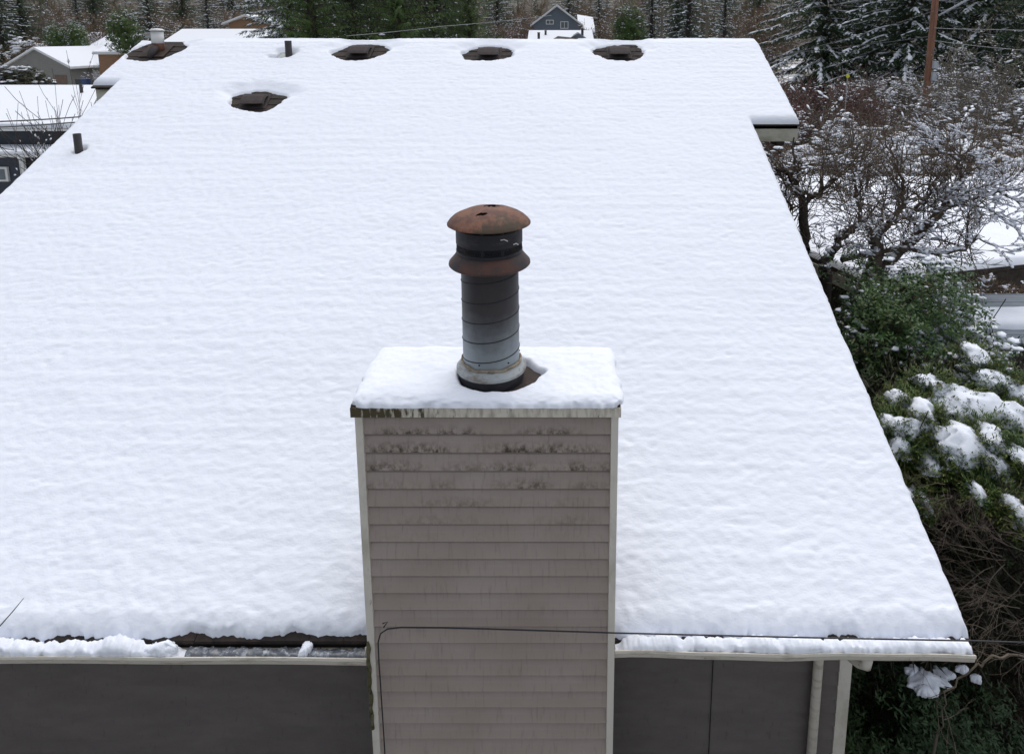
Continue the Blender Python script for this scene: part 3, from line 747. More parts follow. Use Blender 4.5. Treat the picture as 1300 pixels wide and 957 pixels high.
Y2 = GY+rag*f1; Z = Z-(.004+.5*rag)*f1*0.7
e2 = .012*noise(GY/.07, GX*0, s=82)
fx = np.exp(-np.minimum(GX-cxs[0], cxs[-1]-GX)/.03); X2 = GX+e2*fx
# round the plan corners
mxc, myc = (cxs[0]+cxs[-1])/2, (cys[0]+cys[-1])/2
dxx = np.minimum(GX-cxs[0], cxs[-1]-GX); dyy = np.minimum(GY-cys[0], cys[-1]-GY)
pull = .028*np.exp(-(dxx+dyy)/.04)
X2 = X2+np.sign(mxc-GX)*pull; Y2 = Y2+np.sign(myc-GY)*pull
V = np.c_[X2.ravel(), Y2.ravel(), Z.ravel()]
I, J = np.meshgrid(np.arange(nx_-1), np.arange(ny_-1)); a = (J*nx_+I).ravel()
tag(npobj('chimney_snow', V, np.c_[a, a+1, a+nx_+1, a+nx_], M['snow'], smooth=True), 'thick snow slab on the chimney top, melted open round the flue', 'snow', kind='stuff')

# snow and ice in the gutters
def gutter_fill(name, xa, xb, za, zb, amount, label, m, seed, back=0.0):
    n = max(20, int((xb-xa)/.006)); X = np.linspace(xa, xb, n); t = (X-xa)/(xb-xa)
    zb_ = za+(zb-za)*t
    prof = [(.018, -.014), (.012, .006), (.015, .022), (.030, .036), (.050, .038+back*.2), (.070, .026+back), (.086, .004+back), (.094, -.03)]
    am = amount(X); V = []
    P = np.array(prof); nz1 = noise(X/.05, X*0, s=seed); nz2 = noise(X/.16, X*0, s=seed+1)
    rows = []
    for k_, (dy, dz) in enumerate(P):
        nn_ = .009*noise(X/.035, X*0+k_*.8, s=seed+2)+.009*noise(X/.017, X*0+k_*1.7, s=seed+3)+.004*noise(X/.009, X*0+k_*2.7, s=seed+4)
        zz = zb_-.045+(dz+.045)*am+(nn_+.010*nz1+.008*nz2)*np.clip(am, .15, 1)
        if k_ in (0, 7): zz = zb_-.05+0*X
        rows.append(np.c_[X, 3.62+dy+nn_*.6*am*(0 if k_ in (0, 7) else 1), zz])
    V = np.stack(rows, 1).reshape(-1, 3); m_ = len(prof)
    I, J = np.meshgrid(np.arange(m_-1), np.arange(n-1)); a = (J*m_+I).ravel()
    return tag(npobj(name, V, np.c_[a, a+1, a+m_+1, a+m_][:, ::-1], m, smooth=True), label, 'snow' if 'snow' in name else 'ice', kind='stuff')
gutter_fill('gutter_snow', .375, 2.585, 2.862, 2.838, lambda X: 1.0+.12*noise(X/.1, X*0, s=5)-.6*sstep(.45, .38, X), 'lumpy snow filling the right-hand gutter', M['snow'], 200, .022)
def lam(X):
    return 1.0+.25*noise(X/.12, X*0, s=6)-.75*sstep(.25, .6, noise(X/.25, X*0, s=9))-1.0*sstep(-2.46, -2.32, X)
gutter_fill('gutter_snow', XL+.05, -2.30, 2.845, 2.829, lam, 'broken snow in the left-hand gutter ending in a clump', M['snow'], 220, .028)
gutter_fill('gutter_ice', -2.30, -1.16, 2.829, 2.812, lambda X: .62+.06*noise(X/.1, X*0, s=7), 'dark wet ice in the gutter beside the chimney', M['ice'], 240)
cl = []; rr = random.Random(5)
for (pxc, wd, n_) in ((205, 14, 26), (388, 6, 12)):
    for i in range(n_):
        p = at(pxc+rr.uniform(-wd, wd), rr.uniform(817, 829), 3.66+rr.uniform(-.02, .03)); cl.append((*p, rr.uniform(.018, .034)))
cl = np.array(cl)
for k_, (lo, hi, lb) in enumerate(((0, 26, 'larger snow clump bridging eave and left gutter'), (26, 38, 'small snow clump in the gutter left of the chimney'))):
    cc = cl[lo:hi, :3].mean(0)
    V, F = join([snow_slab(cc+np.array([dx_, dy_, dz_]), r1_, r2_, r3_, k_*7+q9, 0, .1) for q9, (dx_, dy_, dz_, r1_, r2_, r3_) in enumerate((((0, .012, -.004, .075, .036, .04), (-.06, .014, -.006, .05, .03, .035), (.045, .008, -.010, .04, .026, .03), (.01, .03, .008, .05, .03, .03)) if k_ == 0 else ((0, 0, -.01, .036, .036, .04), (.008, .02, .006, .03, .03, .03), (-.01, -.015, -.02, .026, .02, .03))))])
    tag(npobj('snow_clump', V, F, M['snow'], smooth=True), lb, 'snow clump', 'snow clumps in the left gutter')

# ---- cable
pts = [at(492, 1010, 3.515), at(487, 930, 3.515), at(483, 868, 3.515), at(481, 840, 3.515), at(480, 815, 3.514), at(483, 804, 3.512), at(492, 798, 3.508), at(510, 796, 3.505), at(560, 796.5, 3.500),
       at(620, 798, 3.495), at(700, 800.5, 3.49), at(780, 803, 3.48), at(900, 806, 3.44), at(1050, 809.5, 3.39), at(1235, 813, 3.33), at(1420, 819, 3.26), at(1800, 825, 3.1)]
mb = MB(); mb.tube(pts, .0042, 8); cab = mb.build('cable', M['cable'], None, smooth=True)
tag(cab, 'thin black cable running from the chimney siding across the right eave', 'cable')
mb = MB(); q_ = at(486, 791, 3.518); mb.tube([q_, at(492, 789, 3.50), at(487, 796, 3.505)], .004, 6); mb.build('cable_clip', M['cable'], cab)

# ================================================================== VEGETATION GENERATORS
def wander(p, d, L, n, jit, up, r_):
    pts = [p]; d = d/np.linalg.norm(d)
    for i in range(n):
        d = d+r_.normal(0, jit, 3)+np.array([0, 0, up]); d = d/np.linalg.norm(d); p = p+d*L/n; pts.append(p)
    return pts, d
def grow(segs, p, d, L, r0, depth, r_, jit=.18, up=.02, kids=4, ratio=.62, spread=.9, rmin=.004):
    n = max(2, int(3+depth)); pts, _ = wander(p, d, L, n, jit, up, r_)
    for i in range(n):
        ra = r0*(1-.65*i/n); rb = r0*(1-.65*(i+1)/n)
        segs.append((*pts[i], *pts[i+1], max(ra, rmin), max(rb, rmin)))
    if depth <= 0: return
    for k in range(kids):
        t = r_.uniform(.25, 1.0); i = min(int(t*n), n-1); f = t*n-i
        q = pts[i]+(pts[i+1]-pts[i])*f; dd = pts[i+1]-pts[i]; dd = dd/np.linalg.norm(dd)
        side = r_.normal(0, 1, 3); side -= dd*np.dot(side, dd); side /= np.linalg.norm(side)+1e-9
        nd = dd+side*spread*r_.uniform(.6, 1.2)
        grow(segs, q, nd, L*ratio*r_.uniform(.7, 1.25), max(r0*(1-.65*t)*.62, rmin), depth-1, r_, jit, up, kids, ratio, spread, rmin)
def snow_on(segs, prob, r_, smin=.02, smax=.06, rmin=0.0, flat=.5, elong=1.0, clump=.0):
    S = np.array(segs); p0, p1, ra = S[:, :3], S[:, 3:6], S[:, 6]
    t = p1-p0; L = np.linalg.norm(t, axis=1); t = t/L[:, None]
    hor = 1-np.abs(t[:, 2]); pr = prob*np.clip(hor*1.6, 0, 1)*(ra >= rmin)
    if clump:
        pr = pr*sstep(-.15, .35, noise(p0[:, 0]/clump, p0[:, 1]/clump, p0[:, 2]/clump, s=91))*1.8
    k = r_.random(len(S)) < pr
    big_ = smax > .045
    p0, p1, ra, t, L = p0[k], p1[k], ra[k], t[k], L[k]; n = len(p0)
    if n == 0: return np.zeros((0, 3)), np.zeros((0, 3), int)
    if big_:
        s = smin+(smax-smin)*r_.random(n)**1.8
        return vblob((p0+p1)/2+np.c_[np.zeros(n), np.zeros(n), ra+s*.1], s*r_.uniform(.9, 1.7, n), s*r_.uniform(.7, 1.1, n), s*.55, 1, .26, n)
    th_ = t.copy(); th_[:, 2] *= .8; th_ = unit(th_)
    side = unit(np.cross(th_, np.array([[0, 0, 1.]]))); up = np.cross(side, th_)
    s = r_.uniform(smin, smax, n)
    A = th_*(np.minimum(L*.5, s*1.3*elong)+s*.35)[:, None]; B = side*(s+ra)[:, None]*.9; U = up*(s*flat+ra*.5)[:, None]
    cen = (p0+p1)/2+np.array([[0, 0, 1.]])*(ra+s*.12)[:, None]
    return blobs(cen, A, B, U, 1, .24, 3)
def mesh_only(name, VF, m, smooth=False, parent=None):
    o = npobj(name, VF[0], VF[1], m, parent, smooth)
    if name == 'snow': o['kind'] = 'stuff'
    return o

def conifer_mesh(seed, H, Rb, nb, droop, fl, snow, leaf=12, bottom=.4, lw=.03, dens=1.0, pend=.5):
    """returns trunk segs, foliage VF (quads), snow VF"""
    r_ = np.random.default_rng(seed); tr = []
    n = 10
    for i in range(n):
        z0, z1 = H*i/n, H*(i+1)/n; rr0 = H*.017*(1-z0/H)+.02; rr1 = H*.017*(1-z1/H)+.02
        tr.append((.04*math.sin(i), .04*math.cos(i*1.3), z0, .04*math.sin(i+1), .04*math.cos((i+1)*1.3), z1, rr0, rr1))
    P = []; D = []; L = []; SN = []; bs = []
    for b in range(nb):
        h = bottom+(H-bottom)*(b/nb)**.92; t = h/H
        a = b*2.39996+r_.normal(0, .25); Lb = Rb*(1-t)**.75*r_.uniform(.65, 1.12)+.15
        el = R(8)+R(35)*t-R(10)*(1-t); d = np.array([math.cos(a), math.sin(a), math.tan(el)]); d /= np.linalg.norm(d)
        m = 7; p = np.array([0, 0, h]); prev = p
        for i in range(m):
            f = (i+1)/m; d2 = d+np.array([0, 0, -droop*f*1.0+(.35*droop if f > .8 else 0)]); d2 /= np.linalg.norm(d2)
            q = prev+d2*Lb/m; bs.append((*prev, *q, .02*(1-f)+.008+.012*(1-t), .02*(1-f)+.006))
            # fronds on this stretch
            nf = max(2, int(Lb/m/.14*dens)*2)
            for k in range(nf):
                s_ = 1 if k % 2 else -1; base = prev+(q-prev)*r_.random()
                side = np.array([-d2[1], d2[0], 0])*s_; side /= np.linalg.norm(side)+1e-9
                fd = side*r_.uniform(.55, 1.0)+d2*r_.uniform(.3, .9)+np.array([0, 0, -pend*r_.uniform(.3, 1.3)])
                P.append(base); D.append(fd/np.linalg.norm(fd)); L.append(fl*(1-.45*f)*r_.uniform(.6, 1.25)*(.6+.4*(1-t)))
            if f > .18: SN.append((prev, q, f, Lb))
            prev = q
        P.append(prev); D.append(d2); L.append(fl*.6)
    P = np.array(P); D = np.array(D); L = np.array(L); n = len(P)
    # leaflets along each frond
    tt = np.tile(np.linspace(.05, 1, leaf), n); idx = np.repeat(np.arange(n), leaf)
    up = np.array([[0, 0, 1.]]); W = unit(np.cross(D, up+D*.01)); sgn = np.where(np.arange(n*leaf) % 2, 1., -1.)[:, None]
    base = P[idx]+D[idx]*(L[idx]*tt)[:, None]; base[:, 2] -= (L[idx]*tt**2)*.25*pend
    dd = unit(D[idx]*.8+W[idx]*sgn*.9+r_.normal(0, .22, (n*leaf, 3))+np.array([[0, 0, -.15-pend*.3]]))
    ll = L[idx]*(.42-.22*tt)*r_.uniform(.7, 1.3, n*leaf)
    ww = unit(np.cross(dd, r_.normal(0, 1, (n*leaf, 3))*.5+up))
    fV, fF = blades(base, dd, ww, ll, np.full(n*leaf, lw)+ll*.10)
    # snow: streaks along the outer boughs and on fronds
    cen = []; A = []; B = []; U = []
    for (p0, p1, f, Lb) in SN:
        if r_.random() < snow*(.5+.6*f):
            d = p1-p0; l = np.linalg.norm(d); d /= l; sd = unit(np.cross(d, up[0])); u = np.cross(sd, d)
            w_ = r_.uniform(.05, .13)*(.6+.25*min(Lb, 3))
            cen.append((p0+p1)/2+np.array([0, 0, .03+.02*w_])); A.append(d*l*r_.uniform(.45, .75)); B.append(sd*w_); U.append(u*(.035+w_*.22))
    k = np.where(r_.random(n) < snow*.33)[0]
    if len(k):
        c2 = P[k]+D[k]*(L[k]*.45)[:, None]+np.array([[0, 0, .03]]); sd = W[k]; u = unit(np.cross(sd, D[k])); u *= np.sign(u[:, 2:3]+1e-6)
        cen = np.concatenate([np.array(cen).reshape(-1, 3), c2]); A = np.concatenate([np.array(A).reshape(-1, 3), D[k]*(L[k]*r_.uniform(.25, .5, len(k)))[:, None]])
        B = np.concatenate([np.array(B).reshape(-1, 3), sd*(.03+L[k]*.12)[:, None]]); U = np.concatenate([np.array(U).reshape(-1, 3), u*.035])
    sV, sF = blobs(cen, A, B, U, 1, .22, seed) if len(cen) else (np.zeros((0, 3)), np.zeros((0, 3), int))
    return tubes(tr, 8), tubes(bs, 4), (fV, fF), (sV, sF)
def conifer(name, label, cat, m, **kw):
    t = thing(name, label, cat)
    tr, br, fo, sn_ = conifer_mesh(**kw)
    mesh_only('trunk', tr, M['bark_dark'], True, t); mesh_only('branches', br, M['bark_dark'], False, t)
    mesh_only('foliage', fo, m, False, t)
    if len(sn_[0]): mesh_only('snow', sn_, M['snow_far'], True, t)
    return t
def twiggy(name, label, cat, m, seed, H, spread, stems, depth, kids, snow, smin, smax, rad=.03, lean=.5, leaf=None, rmin=.006, jit=.2, clump=.6, ratio=.6):
    r_ = np.random.default_rng(seed); segs = []
    for i in range(stems):
        a = r_.uniform(0, 2*np.pi); rr_ = r_.uniform(0, spread*.35)
        d = np.array([math.cos(a)*lean*r_.uniform(.3, 1.2), math.sin(a)*lean*r_.uniform(.3, 1.2), 1.0])
        grow(segs, np.array([math.cos(a)*rr_, math.sin(a)*rr_, 0.]), d, H*r_.uniform(.5, .75), rad*r_.uniform(.6, 1.1), depth, r_, jit, .03, kids, ratio, .95, rmin)
    t = thing(name, label, cat)
    mesh_only('branches', tubes(segs, 4), m, False, t)
    if snow:
        sv = snow_on(segs, snow, r_, smin, smax, 0, .55, 1.0, clump)
        if len(sv[0]): mesh_only('snow', sv, M['snow_far'], True, t)
    return t
def bushy(name, label, cat, m, seed, rx, ry, rz, nleaf, ll, lw, snow, ssz, cz=None, inner=None, woody=True, power=.4, snowm='snow'):
    """leafy evergreen: clusters of leaves through an uneven crown"""
    r_ = np.random.default_rng(seed); t = thing(name, label, cat); cz = rz if cz is None else cz
    n = nleaf; u = unit(r_.normal(0, 1, (n, 3))); rad = r_.random(n)**power
    lump = 1+.22*noise(u[:, 0]*2.3, u[:, 1]*2.3, u[:, 2]*2.3, s=seed)+.10*noise(u[:, 0]*6, u[:, 1]*6, u[:, 2]*6, s=seed+1)
    cenl = u*(rad*lump)[:, None]*np.array([[rx, ry, rz]]); cenl[:, 2] += cz
    gap = noise(cenl[:, 0]/.33, cenl[:, 1]/.33, cenl[:, 2]/.26, s=seed+2); k = (gap > -.28) & (cenl[:, 2] > .05); cenl = cenl[k]; u = u[k]; rad = rad[k]; n = len(cenl)
    per = 6; idx = np.repeat(np.arange(n), per); a = r_.uniform(0, 6.283, n*per)
    ax = unit(u*.7+np.array([[0, 0, .6]])+r_.normal(0, .3, (n, 3)))[idx]
    e1 = unit(np.cross(ax, np.array([[.3, .9, .1]]))); e2 = np.cross(ax, e1)
    d = unit(e1*np.cos(a)[:, None]+e2*np.sin(a)[:, None]+ax*r_.uniform(-.5, .7, (n*per, 1))+np.array([[0, 0, -.25]])+r_.normal(0, .25, (n*per, 3)))
    w_ = unit(np.cross(d, ax)); L = ll*r_.uniform(.6, 1.2, n*per)
    V, F = blades(cenl[idx]+r_.normal(0, ll*.35, (n*per, 3)), d, w_, L, np.full(n*per, lw))
    mesh_only('foliage', (V, F), m, False, t)
    if inner:
        pass
    if woody:
        segs = []
        for i in range(7):
            aa = i*2.4; grow(segs, np.array([.1*math.cos(aa), .1*math.sin(aa), 0.]), np.array([math.cos(aa)*.5*rx/rz, math.sin(aa)*.5*ry/rz, 1.]), (cz+rz)*.55, .035, 2, r_, .15, .02, 3, .55, .8, .006)
        mesh_only('branches', tubes(segs, 5), M['bark_dark'], False, t)
    if snow:
        cl_ = noise(cenl[:, 0]/.45, cenl[:, 1]/.45, cenl[:, 2]/.35, s=seed+5)
        sk = (rad > .74) & (u[:, 2] > -.25) & (r_.random(n) < snow*sstep(-.1, .4, cl_)*(.45+.8*np.clip(u[:, 2], 0, 1)))
        if sk.sum():
            c = cenl[sk]+np.array([[0, 0, ssz*.4]])+u[sk]*ssz*.25; s = ssz*r_.uniform(.5, 1.3, len(c))
            mesh_only('snow', vblob(c, s*r_.uniform(.8, 1.5, len(c)), s*r_.uniform(.7, 1.1, len(c)), s*.5, 2 if ssz < .06 else 1, .16 if ssz < .06 else .24, seed), M[snowm], True, t)
    return t
def place(src, used, px, Y, rz, s, label, zoff=0, group=None):
    X = xat(px, Y); loc = (X, Y, float(ground_z(X, Y))-.1+zoff)
    if id(src) not in used:
        used.add(id(src)); src.location = loc; src.rotation_euler = (0, 0, rz); src.scale = (s,)*3; src['label'] = label
        if group: src['group'] = group
        return src
    return copy_thing(src, loc, rz, s, label, group)
used = set()

# ------------------------------------------------------------------ conifers (evergreens behind the house)
fir_a = conifer('fir_tree', 'x', 'conifer', M['fir'], seed=1, H=22, Rb=5.0, nb=190, droop=.55, fl=.62, snow=.55, leaf=12, lw=.012, pend=.7)
fir_b = conifer('fir_tree', 'x', 'conifer', M['fir_blue'], seed=2, H=22, Rb=4.8, nb=190, droop=.7, fl=.55, snow=.5, leaf=11, lw=.012, pend=.5)
ced_c = conifer('cedar_tree', 'x', 'conifer', M['fir_green'], seed=3, H=20, Rb=3.9, nb=230, droop=.35, fl=.6, snow=.03, leaf=13, lw=.014, pend=1.3)
bough = conifer('hemlock_tree', 'x', 'conifer', M['fir'], seed=4, H=22, Rb=7.5, nb=190, droop=.75, fl=.75, snow=.85, leaf=13, lw=.013, pend=.8)
dark_d = conifer('fir_tree', 'x', 'conifer', M['fir'], seed=5, H=22, Rb=5.4, nb=210, droop=.6, fl=.65, snow=.12, leaf=12, lw=.014, pend=.9)
TREES = [
 (bough, 372, 53, .3, .80, 'broad dark conifer with long snow-laden boughs, left of the ridge centre'),
 (ced_c, 402, 42, 1.0, 1.0, 'yellowish green cedar just right of the long snowy boughs'),
 (dark_d, 452, 47, 2.0, .85, 'dark conifer with snow patches above the leftmost ridge vent'),
 (ced_c, 508, 43, 2.6, 1.05, 'rich green cedar behind the ridge between the first two vents'),
 (dark_d, 556, 54, 4.0, .9, 'near-black conifer between two green cedars'),
 (ced_c, 598, 46, 4.4, .75, 'narrow green cedar behind the middle ridge vent'),
 (ced_c, 428, 58, 3.9, 1.1, 'green cedar filling the gap above the leftmost ridge vent'),
 (ced_c, 478, 60, .9, 1.2, 'green cedar set back between the dark conifer and the rich green one'),
 (dark_d, 528, 66, 2.9, 1.1, 'dark green conifer set back left of the near-black one'),
 (ced_c, 574, 64, 5.0, 1.1, 'green cedar set back behind the middle ridge vent'),
 (dark_d, 858, 98, 1.0, 1.1, 'dark conifer far behind the pair of utility poles'),
 (dark_d, 960, 96, 2.0, 1.0, 'dark conifer far behind the right end of the ridge'),
 (dark_d, 126, 126, 3.0, 1.0, 'dark conifer far beyond the garage roof'),
 (fir_a, 300, 118, 4.0, 1.0, 'dark fir far behind the tan gable'),
 (fir_a, 632, 100, 5.2, .9, 'sparse dark fir left of the slate blue house'),
 (fir_b, 722, 122, .6, 1.0, 'frosted dark conifer rising right behind the slate blue house'),
 (fir_b, 760, 124, 1.9, .9, 'frosted conifer at the right shoulder of the slate blue house'),
 (fir_b, 826, 84, 2.1, .8, 'snow-dusted fir behind the left-hand far utility pole'),
 (fir_b, 872, 76, 3.3, .95, 'white-boughed fir standing between the two far utility poles'),
 (fir_b, 918, 92, 4.1, .8, 'snow-dusted fir just right of the far utility poles'),
 (bough, 1040, 54, 4.9, 1.0, 'big hemlock with drooping white streaks behind the ridge corner'),
 (dark_d, 1098, 58, .8, 1.0, 'very dark conifer between the snow-streaked hemlocks'),
 (bough, 1145, 50, 2.2, 1.0, 'large hemlock left of the leaning reddish pole'),
 (bough, 1242, 49, 3.6, 1.05, 'large snowy hemlock right of the leaning reddish pole'),
 (dark_d, 1190, 60, 1.4, 1.1, 'dark conifer directly behind the reddish pole'),
 (dark_d, 1315, 43, 5.0, 1.0, 'dark conifer at the right-hand picture edge'),
 (fir_a, 5, 100, .4, 1.0, 'tall dark fir at the left-hand picture edge'),
 (dark_d, 34, 104, 1.7, .95, 'dark brownish conifer beside the tall fir at the far left'),
 (fir_b, 104, 128, 2.9, .85, 'bluish frosted conifer beyond the far left rooftops'),
 (fir_a, 195, 94, .1, .9, 'dark fir behind the pale flue vent'),
 (dark_d, 238, 100, 3.1, .85, 'dark conifer left of the tan gable'),
 (fir_b, 268, 122, 1.1, .9, 'frosted conifer beyond the tan gable'),
]
for (s_, px_, Y_, rz_, k_, lb) in TREES: place(s_, used, px_, Y_, rz_, k_, lb)

# ------------------------------------------------------------------ bare thickets
th_brown = twiggy('bare_shrub', 'x', 'shrub', M['twig_brown'], 11, 3.0, 1.6, 14, 3, 7, .40, .045, .19, .03, .75, rmin=.009, clump=.55)
th_red = twiggy('bare_shrub', 'x', 'shrub', M['twig_red'], 12, 3.4, 1.5, 18, 3, 5, .24, .03, .06, .025, .35, rmin=.009, clump=.6)
th_grey = twiggy('bare_shrub', 'x', 'shrub', M['twig_grey'], 13, 3.2, 1.4, 12, 3, 6, .42, .03, .10, .03, .6, rmin=.008, clump=.5)
th_snow = twiggy('snowy_shrub', 'x', 'shrub', M['twig_brown'], 14, 2.3, 1.9, 14, 3, 7, .60, .07, .30, .03, .9, rmin=.009, clump=.8)
tall_bare = twiggy('bare_tree', 'x', 'tree', M['twig_grey'], 15, 9.0, 1.0, 3, 4, 5, .35, .04, .09, .12, .25, rmin=.014, clump=.8, jit=.12, ratio=.55)
tall_brown = twiggy('bare_tree', 'x', 'tree', M['twig_brown'], 16, 8.0, 1.2, 4, 4, 5, .28, .04, .09, .10, .35, rmin=.014, clump=.8, jit=.14, ratio=.55)
SH = [
 (th_red, 985, 30, .2, 1.15, 'reddish bare thicket hugging the top right corner of the roof'),
 (th_red, 1012, 34, 1.2, 1.25, 'second reddish bare thicket, under the drooping hemlock'),
 (th_grey, 1030, 28, 2.2, 1.0, 'grey snow-flecked thicket right of the ridge corner'),
 (th_brown, 1003, 23, 3.2, .85, 'snow-speckled brown shrub beside the upper right rake'),
 (th_red, 1075, 33, 4.2, 1.2, 'purplish bare thicket round the small yellow sign'),
 (th_grey, 1110, 37, 5.2, 1.1, 'grey fanned-out thicket between yellow sign and reddish pole'),
 (th_grey, 1150, 38, .7, 1.1, 'grey thicket at the left foot of the reddish pole'),
 (th_brown, 1065, 25, 1.7, .9, 'brown shrub in front of the purplish thicket'),
 (th_snow, 1095, 23, 2.7, 1.0, 'low snow-heaped shrub in the mid-right yard'),
 (th_snow, 1135, 24, 3.7, 1.1, 'wide snow-heaped shrub below the grey thicket'),
 (th_snow, 1180, 25, 4.7, 1.15, 'snow-heaped shrub in front of the reddish pole'),
 (th_snow, 1222, 23, 5.7, 1.05, 'snow-heaped shrub right of the reddish pole foot'),
 (th_snow, 1265, 22, .9, 1.1, 'large snow-heaped shrub towards the right edge'),
 (th_snow, 1302, 20, 1.9, 1.05, 'snow-heaped shrub cut by the right picture edge'),
 (th_brown, 1040, 18.5, 2.9, .85, 'tangled brown shrub above the neighbouring shed roof'),
 (th_brown, 1085, 19, 3.9, .8, 'brown shrub with snow lumps behind the two bare trees'),
 (th_snow, 1118, 19.5, 4.4, .8, 'small snowy shrub behind the leaning bare tree'),
 (th_brown, 1160, 19, 4.9, .9, 'olive brown shrub behind the leaning trunk'),
 (th_brown, 1205, 18.5, 5.9, .9, 'brown shrub with scattered snow, far side of the shed roof'),
 (th_brown, 1250, 19, .5, .9, 'rusty brown shrub right of the leaning trunk'),
 (th_brown, 1290, 18, 1.5, .9, 'rusty brown shrub against the right picture edge'),
 (th_brown, 1120, 27.5, .3, .95, 'brown shrub between yellow sign and pole, behind the snow-heaped ones'),
 (th_brown, 1165, 21.5, 1.3, .9, 'olive tangled shrub in the middle of the right yard'),
 (th_brown, 1230, 20.5, 2.3, .9, 'olive tangled shrub with snow lumps right of the yard middle'),
 (th_brown, 1275, 24.5, 3.3, 1.0, 'brown tangled shrub towards the far right edge of the yard'),
 (th_snow, 1190, 17.8, 4.3, .85, 'snow-laden low tangle just beyond the shed roof'),
 (th_snow, 1065, 21, 5.3, .9, 'snow-laden tangle beyond the Y-forked tree'),
 (th_grey, 1205, 39, 2.5, 1.2, 'grey bare thicket right behind the reddish pole'),
 (th_grey, 1260, 30, 3.5, 1.2, 'pale grey thicket under the right-hand hemlock'),
 (th_grey, 1300, 27, 4.5, 1.2, 'pale thicket at the right edge under the dark conifer'),
 (tall_bare, 1226, 29, .6, .62, 'slender pale bare tree just right of the reddish pole'),
 (tall_brown, 1042, 60, 1.6, .9, 'brown bare tree behind the drooping hemlock'),
 (tall_brown, 940, 66, 2.6, .9, 'brown bare tree right of the far utility poles'),
 (tall_brown, 965, 58, 3.6, .9, 'brown bare tree above the right end of the ridge'),
 (tall_brown, 985, 70, 4.6, 1.0, 'dusky bare tree behind the ridge corner'),
 (tall_brown, 783, 84, 5.6, .9, 'brown bare tree right of the slate blue house'),
 (tall_brown, 806, 92, .4, 1.0, 'second brown bare tree right of the slate blue house'),
 (tall_brown, 655, 106, 1.4, 1.1, 'brown bare tree left of the slate blue house'),
 (tall_brown, 622, 96, 2.4, .9, 'rusty bare tree behind the sparse dark fir'),
 (th_red, 652, 80, 3.4, 1.9, 'russet thicket beside the layered snowy roofs'),
 (tall_bare, 75, 116, 4.4, 1.0, 'pale whitish bare tree above the far left roofs'),
 (tall_brown, 60, 112, 5.4, 1.1, 'brown bare tree left of the pale bare tree'),
 (tall_brown, 128, 108, .9, 1.1, 'brown bare tree right of the pale bare tree'),
 (tall_brown, 222, 88, 1.9, 1.0, 'brown bare tree behind the flue vent'),
 (tall_brown, 285, 96, 2.9, 1.1, 'tawny bare tree above the tan gable'),
 (tall_brown, 310, 104, 3.9, 1.1, 'tawny bare tree right of the tan gable'),
 (th_brown, 56, 96, 4.9, 1.7, 'brown undergrowth left of the grey garage'),
 (th_grey, 255, 52, 5.9, .9, 'bare dark shrub poking above the ridge left of the short pipe'),
 (th_grey, 285, 50, 1.3, .9, 'bare dark shrub behind the ridge in front of the snowy low roof'),
 (th_grey, 137, 78, 2.3, .9, 'bare shrub in front of the grey garage roof'),
]
for (s_, px_, Y_, rz_, k_, lb) in SH: place(s_, used, px_, Y_, rz_, k_, lb)

# leafy evergreens in the distance
cam_ = bushy('camellia_bush', 'x', 'shrub', M['camellia'], 21, 3.2, 2.0, 1.6, 5200, .20, .06, .8, .17, snowm='snow_far')
round_ = bushy('evergreen_tree', 'x', 'tree', M['fir_green'], 22, 1.9, 1.8, 2.7, 3000, .16, .05, .8, .10, snowm='snow_far', cz=7.0)
place(cam_, used, 14, 60, .2, 1.12, 'snow-splotched dark evergreen bush in front of the grey garage')
place(round_, used, 163, 72, .2, .92, 'rounded snow-sprinkled evergreen left of the pale flue vent')
place(round_, used, 100, 94, 1.4, .82, 'green rounded bush in front of the far left rooftops')
place(round_, used, 74, 93, 2.4, .78, 'brownish green bush above the garage gable')
place(round_, used, 797, 66, 3.0, .95, 'snow-frosted round bush behind the right end of the vents')
place(cam_, used, 664, 90, 1.0, 1.0, 'dark snow-splotched bush by the slate blue house')

